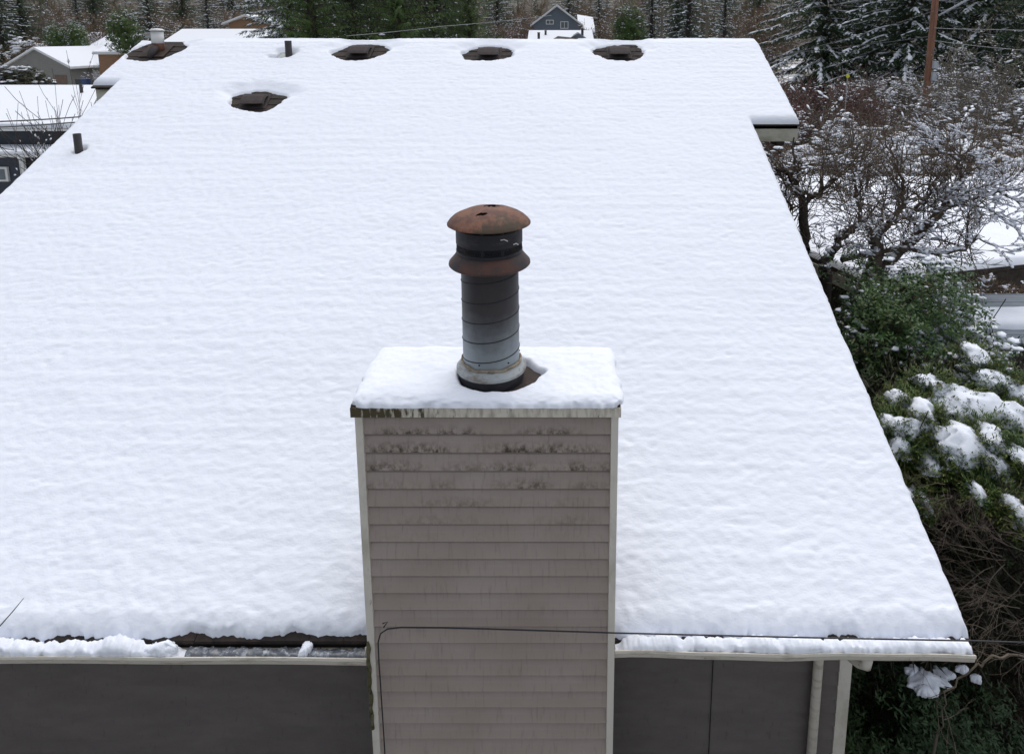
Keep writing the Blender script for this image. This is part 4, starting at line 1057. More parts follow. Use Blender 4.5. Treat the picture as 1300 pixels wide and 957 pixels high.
# ================================================================== NEIGHBOURING BUILDINGS
def gable_house(name, label, cx, cy, rz, W, Lg, hw, hr, wall, over=.35, snow=.12, windows=(), doors=(), base=0.0, roofm=None, pipes=(), front_extra=None):
    """ridge runs along local y (length Lg), gable faces -y"""
    t = thing(name, label, 'house', (cx, cy, base), rz)
    mb = MB(); g = [(-W/2, 0), (W/2, 0), (W/2, hw), (0, hr), (-W/2, hw)]
    v = [(x, 0, z) for x, z in g]+[(x, Lg, z) for x, z in g]; n = 5
    mb.add(v, [tuple(range(n)), tuple(range(n, 2*n))[::-1]]+[(i, n+i, n+(i+1) % n, (i+1) % n) for i in range(n)])
    mb.build('wall', wall, t)
    s = (hr-hw)/(W/2); e = W/2+over
    def plane(mb, t0, t1, ov):
        for sg in (-1, 1):
            xa, xb = 0, sg*(e+ov); za, zb = hr+t0, hr+t0-s*(e+ov); zc_, zd = hr+t1, hr+t1-s*(e+ov)
            p = [(xa, -over-ov, za), (xb, -over-ov, zb), (xb, Lg+over+ov, zb), (xa, Lg+over+ov, za), (xa, -over-ov, zc_), (xb, -over-ov, zd), (xb, Lg+over+ov, zd), (xa, Lg+over+ov, zc_)]
            if sg < 0: p = [p[i] for i in (1, 0, 3, 2, 5, 4, 7, 6)]
            mb.hexa(p)
    mb = MB(); plane(mb, .012, .16, 0); mb.build('roof', roofm or M['white_trim'], t)
    mb = MB(); plane(mb, .164, .164+snow, -.02); so_ = mb.build('roof_snow', M['snow_far'], t, bevel=.05)
    for (x, z, w_, h_) in windows:
        mb = MB(); mb.box(x-w_/2-.09, x+w_/2+.09, -.05, -.003, z-.09, z+h_+.09); wf = mb.build('window', M['white_trim'], t)
        mb = MB(); mb.box(x-w_/2, x-.03, -.062, -.052, z, z+h_); mb.box(x+.03, x+w_/2, -.062, -.052, z, z+h_); mb.build('pane', M['glass'], wf)
    for (x, w_, h_, m_, nm) in doors:
        mb = MB(); mb.box(x-w_/2, x+w_/2, -.05, -.003, 0, h_); mb.build(nm, m_, t)
    for (x, y_, h_) in pipes:
        mb = MB(); mb.lathe([(.0, hr+h_-s*abs(x)+.05), (.11, hr+h_-s*abs(x)), (.10, hr-s*abs(x)-.1)], (x, y_), 12); mb.build('chimney_pipe', M['pipe'], t, smooth=False)
    return t
# slate blue house far behind the ridge
c = at(709, 47, 98); k = (98*math.cos(TH))/FPX
gh = gable_house('house', 'slate blue gabled house with white trim on the rise far behind the ridge', xat(707, 98, 6.6), 98, .0, 6.6, 9, 8.3-2.1, 10.75-2.1, M['slate'], over=.45, base=2.1,
    windows=((-1.0, 6.3, .9, .45), (1.05, 5.72, .95, .82)))
# its low wing to the right
mb = MB(); mb.hexa([(3.3, 1.5, 0), (5.2, 1.5, 0), (5.2, 8, 0), (3.3, 8, 0), (3.3, 1.5, 5.5), (5.2, 1.5, 5.0), (5.2, 8, 7.2), (3.3, 8, 7.6)]); mb.build('side_wing', M['slate'], gh)
mb = MB(); mb.hexa([(3.1, 1.2, 5.52), (5.5, 1.2, 5.02), (5.5, 8.2, 7.25), (3.1, 8.2, 7.65), (3.1, 1.2, 5.72), (5.5, 1.2, 5.22), (5.5, 8.2, 7.45), (3.1, 8.2, 7.85)]); mb.build('roof_snow', M['snow_far'], gh)
def low_house(name, label, px0, px1, Y, ze, zr, depth, wall, pipes=(), rz=0, over=.4, win=()):
    """long low house whose snowy slope faces us; eave at ze, ridge zr"""
    x0, x1 = xat(px0, Y, ze), xat(px1, Y, ze); cx_ = (x0+x1)/2; W = x1-x0
    t = thing(name, label, 'house', (cx_, Y, 0), rz)
    mb = MB(); mb.box(-W/2+over, W/2-over, over, 2*depth-over, 0, ze-.16)
    mb.build('wall', wall, t)
    mb = MB(); sl_ = (zr-ze)/depth
    for (tA, tB, o_, nm, mm) in ((-.16, 0, 0, 'roof', M['white_trim']), (.003, .15, -.02, 'roof_snow', M['snow_far'])):
        mb = MB()
        mb.hexa([(-W/2-o_, -o_, ze+tA), (W/2+o_, -o_, ze+tA), (W/2+o_, depth, zr+tA), (-W/2-o_, depth, zr+tA), (-W/2-o_, -o_, ze+tB), (W/2+o_, -o_, ze+tB), (W/2+o_, depth, zr+tB), (-W/2-o_, depth, zr+tB)])
        mb.hexa([(-W/2-o_, depth+.001, zr+tA), (W/2+o_, depth+.001, zr+tA), (W/2+o_, 2*depth, ze+tA), (-W/2-o_, 2*depth, ze+tA), (-W/2-o_, depth+.001, zr+tB), (W/2+o_, depth+.001, zr+tB), (W/2+o_, 2*depth, ze+tB), (-W/2-o_, 2*depth, ze+tB)])
        mb.build(nm, mm, t, bevel=.04 if nm == 'roof_snow' else 0)
    for (fx_, fy_, h_, r2) in pipes:
        zz = ze+sl_*fy_; mb = MB(); xx = -W/2+W*fx_
        mb.lathe([(0, zz+h_), (r2, zz+h_), (r2, zz-.1)], (xx, fy_), 12); mb.lathe([(0, zz+h_+.09), (r2*1.25, zz+h_+.06), (r2*1.25, zz+h_+.01)], (xx, fy_), 12); mb.build('chimney_pipe', M['pipe'], t)
    for (fx_, z_, w_, h_) in win:
        mb = MB(); xx = -W/2+W*fx_; mb.box(xx-w_/2, xx+w_/2, over-.04, over-.003, z_, z_+h_); wf = mb.build('window', M['white_trim'], t)
        mb = MB(); mb.box(xx-w_/2+.06, xx+w_/2-.06, over-.05, over-.041, z_+.06, z_+h_-.06); mb.build('pane', M['glass'], wf)
    return t
lh = low_house('house', 'white snow-covered stepped roofs with dark stubby flues in front of the slate blue house', 669, 755, 74, 5.9, 7.2, 5, M['greywall'],
    pipes=((.17, 1.2, .8, .14), (.27, 3.0, .55, .12), (.83, 2.5, .9, .14)))
mb = MB(); mb.hexa([(-.8, .6, 6.08), (1.4, .2, 6.0), (1.9, 1.4, 6.1), (-.3, 2.0, 6.3), (-.8, .6, 6.38), (1.4, .2, 6.2), (1.9, 1.4, 6.45), (-.3, 2.0, 6.68)]); mb.build('dormer', M['bark_dark'], lh)
mb = MB(); mb.hexa([(.9, 1.6, 6.4), (2.9, 1.6, 6.4), (2.9, 3.0, 6.5), (.9, 3.0, 6.5), (1.85, 1.6, 6.95), (1.95, 1.6, 6.95), (1.95, 3, 7.1), (1.85, 3, 7.1)]); mb.build('dormer', M['slate'], lh)
# tan gable + snowy roof left of ridge centre
gable_house('house', 'tan gabled house end peeping over the ridge beside the big snowy conifer', xat(316, 92, 7), 92, -.12, 5.4, 10, 7.0, 7.9, M['brownwall'], over=.7, base=1.35)
low_house('house', 'long low snowy roof right behind the ridge, left of the short pipe', 205, 334, 70, 5.9, 7.3, 4.5, M['greywall'], rz=.03)
# far left rooftops
low_house('house', 'distant snowy hip roof with dark eaves at the upper left', 47, 118, 104, 5.3, 7.2, 6, M['slate'], rz=-.05)
low_house('house', 'distant snowy roof right of the upper left hip roof', 108, 150, 98, 4.9, 6.9, 6, M['greywall'], rz=.02)
low_house('house', 'small snowy roof with dark end above the garage roof', 118, 176, 74, 4.9, 5.9, 4.5, M['brownwall'], rz=.08)
# grey garage
Yg = 80
gar = gable_house('garage', 'grey-sided gabled garage with white door at the far left', xat(48, Yg, 3.5), Yg, -.10, 8.0, 15, 3.0-.2, 5.05-.2, M['greywall'], over=.4, base=.35,
    doors=((2.7, 1.5, 1.9, M['wood'], 'fence_gate'), (1.2, 1.2, 1.9, M['greywall'], 'side_door')))
gar['category'] = 'garage'
gx = xat(107, Yg+1.5, 2); gz = .35
t = low_house('house', 'low snowy wing with pale garage door running right from the grey garage', 90, 200, 82.5, 3.1, 5.0, 5, M['greywall'], rz=-.04)
mb = MB(); mb.box(-4.3, -1.5, .30, .39, .3, 2.55); mb.build('garage_door', M['garage_door'], t)
for (pxx, m_, lb) in ((102.5, 'bin_dark', 'dark wheeled bin by the pale garage door'), (109.5, 'bin_blue', 'blue wheeled bin by the pale garage door')):
    xx = xat(pxx, 79, 1); t = thing('wheeled_bin', lb, 'bin', (xx, 79, float(ground_z(xx, 79))-.1), group='wheeled bins by the far garage')
    mb = MB(); mb.hexa([(-.28, -.3, .05), (.28, -.3, .05), (.28, .3, .05), (-.28, .3, .05), (-.34, -.38, 1.1), (.34, -.38, 1.1), (.34, .38, 1.1), (-.34, .38, 1.1)]); mb.build('body', M[m_], t)
    mb = MB(); mb.hexa([(-.36, -.42, 1.103), (.36, -.42, 1.103), (.36, .42, 1.103), (-.36, .42, 1.103), (-.33, -.36, 1.16), (.33, -.36, 1.16), (.33, .40, 1.24), (-.33, .40, 1.24)]); mb.build('lid', M[m_], t)
    for sx in (-.3, .3):
        mb = MB(); mb.tube([(sx-.03, .3, .12), (sx+.03, .3, .12)], .12, 12); mb.build('wheel', M['dark'], t)
# navy neighbour
x0, x1 = -36.0, -12.8
nv = thing('house', 'navy neighbouring house with a snowy low-pitched roof on the left', 'house', (0, 0, 0))
mb = MB(); mb.box(x0, x1-.5, 20.45, 29.5, .0, 3.78); mb.box(x0, xat(31, 19.7, 3.2), 19.7, 20.44, 0, 3.22)
mb.build('wall', M['navy'], nv)
za, zb_ = 3.93, 4.72
def roofslab(x0, x1, ya, yb, za, zb, t0, t1, nm, m, bev=0):
    mb = MB(); mb.hexa([(x0, ya, za+t0), (x1, ya, za+t0), (x1, yb, zb+t0), (x0, yb, zb+t0), (x0, ya, za+t1), (x1, ya, za+t1), (x1, yb, zb+t1), (x0, yb, zb+t1)])
    return mb.build(nm, m, nv, bevel=bev)
roofslab(x0, x1, 20, 25, za, zb_, -.07, 0, 'roof', M['white_trim']); roofslab(x0, x1, 25.001, 30, zb_, za, -.07, 0, 'roof', M['white_trim'])
roofslab(x0, x1, 19.98, 25, za, zb_, .003, .16, 'roof_snow', M['snow_far'], .05); roofslab(x0, x1, 25.001, 30, zb_, za, .003, .16, 'roof_snow', M['snow_far'], .05)
xp = xat(47, 18, 3.4)
roofslab(x0, xp, 19.5, 20.40, 3.24, 3.30, -.08, 0, 'porch_roof', M['white_trim']); roofslab(x0, xp-.02, 19.48, 20.38, 3.24, 3.30, .003, .11, 'roof_snow', M['snow_far'], .04)
xc = xat(29.5, 19.65, 2.8); mb = MB(); mb.box(xc-.06, xc+.06, 19.6, 19.698, 0, 3.28); mb.build('corner_trim', M['white_trim'], nv)
xw = xat(1, 19.6, 2.7)
mb = MB(); mb.box(xw-.5, xw+.17, 19.62, 19.697, 2.42, 2.85); wf = mb.build('window', M['white_trim'], nv)
mb = MB(); mb.box(xw-.44, xw+.10, 19.605, 19.617, 2.48, 2.79); mb.build('pane', M['glass'], wf)
q = at(104, 121, 23.8)
mb = MB(); zq = za+(23.8-20)/5*(zb_-za)+.1
mb.lathe([(.0, zq+.34), (.055, zq+.34), (.055, zq), (.14, zq), (.15, zq-.03)], (q[0], 23.8), 14); mb.build('vent_pipe', M['pipe'], nv)
# bare bush in front of it
bb = twiggy('bare_bush', 'upright bare twigs in front of the navy house', 'shrub', M['bark_dark'], 31, 3.4, .8, 12, 2, 4, .5, .012, .03, .016, .34, rmin=.006, jit=.10, clump=.4)
xx = xat(84, 16.4, 3.5); bb.location = (xx, 16.4, .3); bb.scale = (.8, .8, 1.5)
b2 = copy_thing(bb, (xat(110, 15.3, 3.5), 15.3, .2), 2.0, (.5, .5, 1.15), 'smaller spray of bare twigs by the upper left roof corner')

# neighbour shed roof on the right
nr = thing('shed', 'low shed with thick roof snow and a pale eave board behind the bare trees', 'shed', (0, 0, 0))
A = at(985, 304, 11.9); B = at(1098, 358, 10.0); Cc = at(1310, 343, 10.9)
poly = [(A[0], A[1]), (B[0], B[1]), (Cc[0]+2.5, Cc[1]+.5), (Cc[0]+4.0, 16.6), (A[0]-.5, 16.6)]
zt = lambda x, y: 2.90+.035*(y-10)
mb = MB(); mb.prism(poly, lambda x, y: zt(x, y)-.06, zt); mb.build('roof', M['bark_dark'], nr)
def inset(poly, d):
    cx_ = sum(p[0] for p in poly)/len(poly); cy_ = sum(p[1] for p in poly)/len(poly)
    return [(x+(cx_-x)*d, y+(cy_-y)*d) for x, y in poly]
# lumpy snow top
P0 = np.array(inset(poly, .004)); 
V = []; nu, nv_ = 150, 110
for j in range(nv_):
    for i in range(nu):
        u = i/(nu-1); v_ = j/(nv_-1)
        # bilinear over A,B..C..D,E : bottom edge A-B-C, top edge E-D
        if u < .38: bpt = P0[0]+(P0[1]-P0[0])*(u/.38)
        else: bpt = P0[1]+(P0[2]-P0[1])*((u-.38)/.62)
        tpt = P0[4]+(P0[3]-P0[4])*u; p = bpt+(tpt-bpt)*v_
        e = min(v_*5.5, (1-v_)*5.5, u*8, (1-u)*8)
        V.append((p[0], p[1], e))
V = np.array(V); e = V[:, 2]; h_ = np.sqrt(np.clip(1-(1-np.clip(e/.12, 0, 1))**2, 0, 1))
V[:, 2] = zt(V[:, 0], V[:, 1])+h_*(.11+.02*noise(V[:, 0]/.5, V[:, 1]/.5, s=301)+.01*noise(V[:, 0]/.15, V[:, 1]/.15, s=302))
I, J = np.meshgrid(np.arange(nu-1), np.arange(nv_-1)); a = (J*nu+I).ravel()
npobj('roof_snow', V, np.c_[a, a+1, a+nu+1, a+nu], M['snow'], nr, True)
mb = MB(); dx, dy = B[0]-A[0], B[1]-A[1]; l_ = math.hypot(dx, dy); nx2, ny2 = dy/l_, -dx/l_
za_, zb2 = zt(A[0], A[1]), zt(B[0], B[1])
mb.hexa([(A[0]+nx2*.03, A[1]+ny2*.03, za_-.26), (B[0]+nx2*.03, B[1]+ny2*.03, zb2-.26), (B[0], B[1], zb2-.26), (A[0], A[1], za_-.26),
         (A[0]+nx2*.03, A[1]+ny2*.03, za_-.07), (B[0]+nx2*.03, B[1]+ny2*.03, zb2-.07), (B[0], B[1], zb2-.07), (A[0], A[1], za_-.07)])
mb.build('eave_board', M['fascia'], nr)
mb = MB(); mb.prism(inset(poly, .09), 0, 2.75); mb.build('wall', M['bark_dark'], nr)
# blue-grey roofed lean-to
sr = thing('lean_to', 'small lean-to with blue grey roofing and a leftover strip of snow at the right edge', 'shed', (0, 0, 0))
pa = at(1248, 436, 7.8); pb = at(1248, 374, 9.0); xr_ = pa[0]+2.6
def lt(y, o=0): return pa[2]+(pb[2]-pa[2])*(y-pa[1])/(pb[1]-pa[1])+o
def strip(mb, ya, yb, o0, o1): mb.hexa([(pa[0], ya, lt(ya, o0)), (xr_, ya, lt(ya, o0)), (xr_, yb, lt(yb, o0)), (pa[0], yb, lt(yb, o0)), (pa[0], ya, lt(ya, o1)), (xr_, ya, lt(ya, o1)), (xr_, yb, lt(yb, o1)), (pa[0], yb, lt(yb, o1))])
mb = MB(); yy = pa[1]
while yy < pb[1]: strip(mb, yy, min(yy+.19, pb[1]+.02), -.03, .0); mb.v = [v if i % 8 not in (4, 5) or False else (v[0], v[1], v[2]+.012) for i, v in enumerate(mb.v)] if False else mb.v; yy += .2
mb.build('roof', M['slate_roof'], sr)
ym = pa[1]+(pb[1]-pa[1])*.42
V, F = grid(pa[0]+.02, xr_, ym-.20, ym+.26, 60, 24, lambda X, Y: 0*X)
e = np.minimum.reduce([(V[:, 1]-ym+.20)/.10, (ym+.26-V[:, 1])/.10, (V[:, 0]-pa[0]-.02)/.1]); h_ = np.sqrt(np.clip(1-(1-np.clip(e, 0, 1))**2, 0, 1))
V[:, 1] += .03*noise(V[:, 0]/.2, V[:, 0]*0, s=311)
V[:, 2] = lt(V[:, 1])+.002+.09*h_*(1+.2*noise(V[:, 0]/.2, V[:, 1]/.2, s=312)); npobj('roof_snow', V, F, M['snow'], sr, True)
mb = MB(); mb.box(pa[0]+.1, xr_-.1, pa[1]+.15, pb[1]-.1, 0, pa[2]-.06); mb.build('wall', M['bark_dark'], sr)

# ================================================================== POLES AND WIRES
def upole(name, label, px, Y, ztop, r_, arm, m, cat='utility pole'):
    x = xat(px, Y, 6.6); t = thing(name, label, cat, (x, Y, float(ground_z(x, Y))-.1))
    h = ztop-t.location[2]
    mb = MB(); mb.lathe([(r_*1.15, 0), (r_, h*.5), (r_*.85, h), (0, h+.02)], (0, 0), 14); mb.build('post', m, t, smooth=False)
    if arm:
        mb = MB(); mb.box(-arm/2, arm/2, -r_-.12, -r_-.01, h-.45, h-.33); mb.build('crossarm', M['twig_grey'], t)
        for sx in (-.45, -.2, .2, .45):
            mb = MB(); mb.lathe([(.03, h-.33), (.055, h-.27), (.055, h-.2), (0, h-.17)], (sx*arm, -r_-.065), 8); mb.build('insulator', M['box_grey'], t)
    return t
up = upole('utility_pole', 'reddish brown wooden pole with two grey boxes rising in front of the hemlocks', 1183, 35, 11.5, .165, 0, M['trunk_red'])
for (dz_, hh) in ((5.02-up.location[2]-.0, .38), (4.42-up.location[2], .42)):
    mb = MB(); mb.box(.04, .28, -.36, -.17, dz_, dz_+hh); mb.build('meter_box', M['box_grey'], up, bevel=.02)
upole('utility_pole', 'grey far utility pole with a thin crossarm, left of the pair behind the ridge', 840, 64, 9.1, .12, 2.4, M['twig_grey'])
upole('utility_pole', 'pale far utility pole with a snowy crossarm, right of the pair behind the ridge', 897, 60, 8.7, .14, 2.4, M['twig_grey'])
upole('utility_pole', 'faint thin utility pole farthest back, among brown trees', 812, 92, 9.6, .11, 2.8, M['twig_grey'])
def wire(label, pts, r_, m=M['wire']):
    P = [at(*p) for p in pts]; Q = []
    for (a, b_) in zip(P[:-1], P[1:]):
        for k in range(10): t = k/10; Q.append(a+(b_-a)*t-np.array([0, 0, 4*t*(1-t)*np.linalg.norm(b_-a)*.006]))
    Q.append(P[-1]); mb = MB(); mb.tube(Q, r_, 5); o = mb.build('utility_wire', m, None, True); return tag(o, label, 'wire')
wire('pale wire sloping up to the right in front of the green cedars', [(440, 46, 34), (560, 34, 36), (700, 20, 38)], .014, M['wire_pale'])
wire('upper wire crossing the left edge above the navy eave', [(-60, 157, 13.5), (0, 154.5, 14), (95, 149, 15.5), (240, 138, 18)], .016)
wire('lower wire crossing the left edge along the navy eave', [(-60, 164, 13.5), (0, 161.5, 14), (88, 156, 15.5), (240, 146, 18)], .016)
wire('topmost wire running right from the ridge corner', [(985, 14, 38), (1110, 0, 35), (1200, -12, 33)], .015)
wire('wire slanting up from the roof corner to the reddish pole', [(990, 72, 34), (1100, 42, 34), (1186, 14, 34.8)], .015)
wire('lower dark wire slanting from the roof corner to the pole', [(975, 70, 33), (1090, 58, 34), (1184, 46, 34.8)], .013)
wire('pale wire leaving the right picture edge, upper of two', [(1186, 36, 34.8), (1262, 38, 33), (1330, 39, 31)], .016, M['wire_pale'])
wire('pale wire leaving the right picture edge, lower of two', [(1186, 52, 34.8), (1262, 61, 33), (1330, 66, 31)], .016, M['wire_pale'])
# pale diagonal guard tube to the right of the pole
mb = MB(); mb.tube([at(1192, 20, 34.6), at(1232, -2, 33)], .055, 8); tag(mb.build('guard_tube', M['box_grey'], None, True), 'thick pale tube slanting up right from the reddish pole', 'tube')
# small yellow sign
xs_ = at(1076, 97, 30.5); t = thing('sign', 'tiny yellow sign on a thin post within the purplish thicket', 'sign', (xs_[0], 30.5, float(ground_z(xs_[0], 30.5))))
mb = MB(); hz = xs_[2]-t.location[2]; mb.lathe([(.02, 0), (.02, hz)], (0, 0), 8); mb.build('post', M['wire_pale'], t)
mb = MB(); mb.tube([(0, -.04, hz), (0, -.02, hz)], .085, 16); mb.build('plate', M['yellow'], t)

# ================================================================== NEAR TREES AND SHRUBS ON THE RIGHT
def trunk_from_px(poly, segs, r0, r1):
    pts = [at(px_, py_, Y_) for px_, py_, Y_ in poly]; Q = []
    for i in range(len(pts)-1):
        for k in range(4): Q.append(pts[i]+(pts[i+1]-pts[i])*k/4)
    Q.append(pts[-1]); Q = np.array(Q); Q[1:-1] += rng.normal(0, .02, (len(Q)-2, 3)); n = len(Q)
    for i in range(n-1):
        a = r0+(r1-r0)*i/(n-1); b_ = r0+(r1-r0)*(i+1)/(n-1); segs.append((*Q[i], *Q[i+1], a, b_))
    return Q
def shoots(Q, segs, r_, n, L, r0, depth, kids, lo=.2, up=.25, away=None, rmin=.0035):
    for i in range(n):
        t = lo+(1-lo)*r_.random(); k = min(int(t*(len(Q)-1)), len(Q)-2); p = Q[k]+(Q[k+1]-Q[k])*r_.random()
        d = unit(Q[k+1]-Q[k])*.6+unit(r_.normal(0, 1, 3))*1.0+np.array([0, 0, up])
        if away is not None: d = d+np.array(away)
        grow(segs, p, d, L*r_.uniform(.5, 1.2), r0, depth, r_, .16, .03, kids, .62, .9, rmin)
r_ = np.random.default_rng(41)
t = thing('bare_tree', 'gnarled bare tree with a trunk leaning right and a long snow-topped horizontal limb', 'tree')
big = []; small = []
Y_ = 9.3
Qs = []
base = at(1098, 372, Y_)
big.append((base[0]-.05, base[1], 0, *base, .14, .12))
Qa = trunk_from_px([(1098, 372, Y_), (1106, 345, Y_), (1114, 322, Y_-.1), (1112, 300, Y_-.1)], big, .11, .07); Qs.append(Qa)
Qb = trunk_from_px([(1100, 362, Y_), (1128, 338, Y_), (1160, 306, Y_+.1), (1196, 266, Y_+.2), (1222, 228, Y_+.3), (1236, 205, Y_+.4)], big, .085, .03); Qs.append(Qb)
Qc = trunk_from_px([(1068, 330, Y_-.2), (1110, 321, Y_-.2), (1150, 316, Y_-.3), (1192, 323, Y_-.4), (1222, 317, Y_-.4), (1242, 302, Y_-.4)], big, .040, .018); Qs.append(Qc)
Qd = trunk_from_px([(1196, 268, Y_+.2), (1216, 256, Y_+.1), (1246, 250, Y_), (1282, 240, Y_)], big, .032, .010); Qs.append(Qd)
Qe = trunk_from_px([(1112, 300, Y_-.1), (1128, 285, Y_), (1146, 262, Y_), (1150, 235, Y_), (1140, 205, Y_)], big, .055, .015); Qs.append(Qe)
Qf = trunk_from_px([(1128, 284, Y_), (1150, 276, Y_+.2), (1172, 256, Y_+.3), (1186, 232, Y_+.3)], big, .035, .012); Qs.append(Qf)
Qg = trunk_from_px([(1222, 228, Y_+.3), (1214, 205, Y_+.3), (1192, 192, Y_+.2)], big, .024, .008); Qs.append(Qg)
Qh = trunk_from_px([(1112, 300, Y_-.1), (1092, 278, Y_-.2), (1084, 240, Y_-.2), (1090, 205, Y_-.1)], big, .038, .010); Qs.append(Qh)
for Q, n_, L_ in ((Qb, 30, .9), (Qc, 26, .55), (Qd, 22, .6), (Qe, 24, .8), (Qf, 18, .7), (Qg, 16, .6), (Qh, 20, .7), (Qa, 6, .5)):
    shoots(Q, small, r_, n_, L_, .012, 2, 4, .12, .35)
mesh_only('trunk', tubes(big, 9), M['bark'], True, t); mesh_only('twigs', tubes(small, 4), M['twig_near'], False, t)
mesh_only('snow', join([snow_on(big, .95, r_, .018, .040, 0, .5, 1.6), snow_on(small, .55, r_, .008, .030, 0, .6, 1.6, .4)]), M['snow'], True, t)
r_ = np.random.default_rng(43)
t = thing('bare_tree', 'dark twisted bare tree forking in a Y close beside the right edge of the roof', 'tree')
big = []; small = []; Y_ = 8.6
base = at(1018, 330, Y_); big.append((base[0], base[1], 0, *base, .10, .075))
Q1 = trunk_from_px([(1018, 330, Y_), (1023, 300, Y_), (1020, 262, Y_)], big, .075, .055)
Q2 = trunk_from_px([(1020, 262, Y_), (1010, 244, Y_), (1004, 222, Y_), (990, 216, Y_), (984, 222, Y_)], big, .05, .018)
Q3 = trunk_from_px([(1020, 262, Y_), (1030, 249, Y_), (1044, 244, Y_), (1052, 236, Y_), (1066, 220, Y_)], big, .042, .014)
Q4 = trunk_from_px([(1008, 240, Y_), (1012, 210, Y_), (1008, 175, Y_+.1)], big, .028, .010)
Q5 = trunk_from_px([(1010, 300, Y_+.2), (1004, 270, Y_+.2), (1000, 235, Y_+.2)], big, .022, .010)
Q6 = trunk_from_px([(1050, 345, Y_), (1046, 338, Y_), (1060, 315, Y_+.1), (1072, 298, Y_+.2), (1090, 286, Y_+.3)], big, .07, .03)
for Q, n_, L_ in ((Q2, 24, .6), (Q3, 30, .7), (Q4, 22, .6), (Q5, 16, .5), (Q6, 10, .5), (Q1, 6, .4)):
    shoots(Q, small, r_, n_, L_, .010, 2, 4, .1, .3, rmin=.003)
small = [q for q in small if min(q[0], q[3]) > 2.80 and not (min(q[0], q[3]) < 3.42 and max(q[2], q[5]) > 5.05)]
b6 = at(1050, 345, Y_); big.append((b6[0], b6[1], 0, *b6, .09, .07))
mesh_only('trunk', tubes(big, 9), M['bark_dark'], True, t); mesh_only('twigs', tubes(small, 4), M['twig_near'], False, t)
mesh_only('snow', join([snow_on(big, .5, r_, .010, .025, 0, .5, 1.3), snow_on(small, .30, r_, .006, .020, 0, .6, 1.5, .3)]), M['snow'], True, t)
# brown tangle along the front of the shed roof
def hedge(px_, Y_, label, seed, W):
    r9 = np.random.default_rng(seed); segs = []
    x = xat(px_, Y_, 3.0)
    for i in range(34):
        q = np.array([r9.uniform(-W, W), r9.uniform(-.15, .2), 2.35+r9.uniform(-.1, .2)])
        grow(segs, q, np.array([r9.uniform(-1.2, 1.2), r9.uniform(-.5, .3), r9.uniform(.1, .9)]), .38, .009, 3, r9, .22, -.01, 4, .62, .9, .0028)
    for i in range(7): segs.append((-W+2*W*i/6, .05, 0, -W+2*W*i/6+.1, 0, 2.45, .03, .02))
    t = thing('bare_hedge', label, 'hedge', (x, Y_, 0)); mesh_only('branches', tubes(segs, 4), M['twig_brown'], False, t)
    mesh_only('snow', snow_on(segs, .07, r9, .012, .035, 0, .5, 1., .3), M['snow'], True, t)
hedge(1212, 9.75, 'matted brown bare hedge below the shed roof edge', 471, .40)
hedge(1282, 9.85, 'matted brown bare hedge at the right edge, above the blue grey roofing', 472, .55)
# rhododendron
bs_ = bushy('rhododendron', 'big dark green rhododendron with dabs of snow beside the right roof edge', 'shrub', M['rhodo'], 51, 1.25, 1.05, 1.75, 10000, .068, .012, 2.4, .036, cz=2.45, power=.33)
bs_.location = (xat(1140, 7.6, 3.2), 7.6, 0)
b2 = bushy('rhododendron', 'smaller rhododendron flank with heavier snow, right of the big one', 'shrub', M['rhodo'], 52, .75, .8, 1.5, 4000, .068, .012, 1.4, .045, cz=2.0, power=.33)
b2.location = (xat(1222, 6.9, 3.2), 6.9, 0)
# juniper with snow pads
r_ = np.random.default_rng(61)
t = thing('juniper', 'spreading juniper with thick snow pads, dead brown twigs hanging beneath', 'shrub')
#        cx    cy    half w, half h(px), Y
pads = [(1232, 508, 62, 15, 5.75), (1205, 492, 40, 10, 5.9), (1282, 520, 34, 12, 5.7), (1150, 505, 22, 9, 5.8), (1170, 516, 17, 10, 5.6), (1146, 540, 34, 8, 5.45), (1128, 532, 14, 6, 5.5),
        (1228, 556, 44, 15, 5.3), (1196, 566, 16, 14, 5.3), (1258, 548, 16, 12, 5.35), (1140, 561, 18, 6, 5.3), (1180, 584, 14, 9, 5.2), (1267, 586, 18, 8, 5.1), (1296, 574, 16, 12, 5.1), (1262, 474, 26, 10, 6.1), (1288, 488, 24, 12, 6.0),
        (1300, 505, 26, 12, 5.9), (1165, 628, 16, 10, 5.0), (1284, 636, 15, 7, 4.8), (1244, 622, 8, 5, 4.9), (1150, 622, 9, 8, 5.0), (1240, 450, 16, 12, 6.4), (1300, 655, 14, 8, 4.7), (1178, 478, 18, 5, 6.0)]
parts = []; fP = []; fD = []; segs = []
hub = np.array([xat(1250, 5.7, 3), 5.75, 2.4])
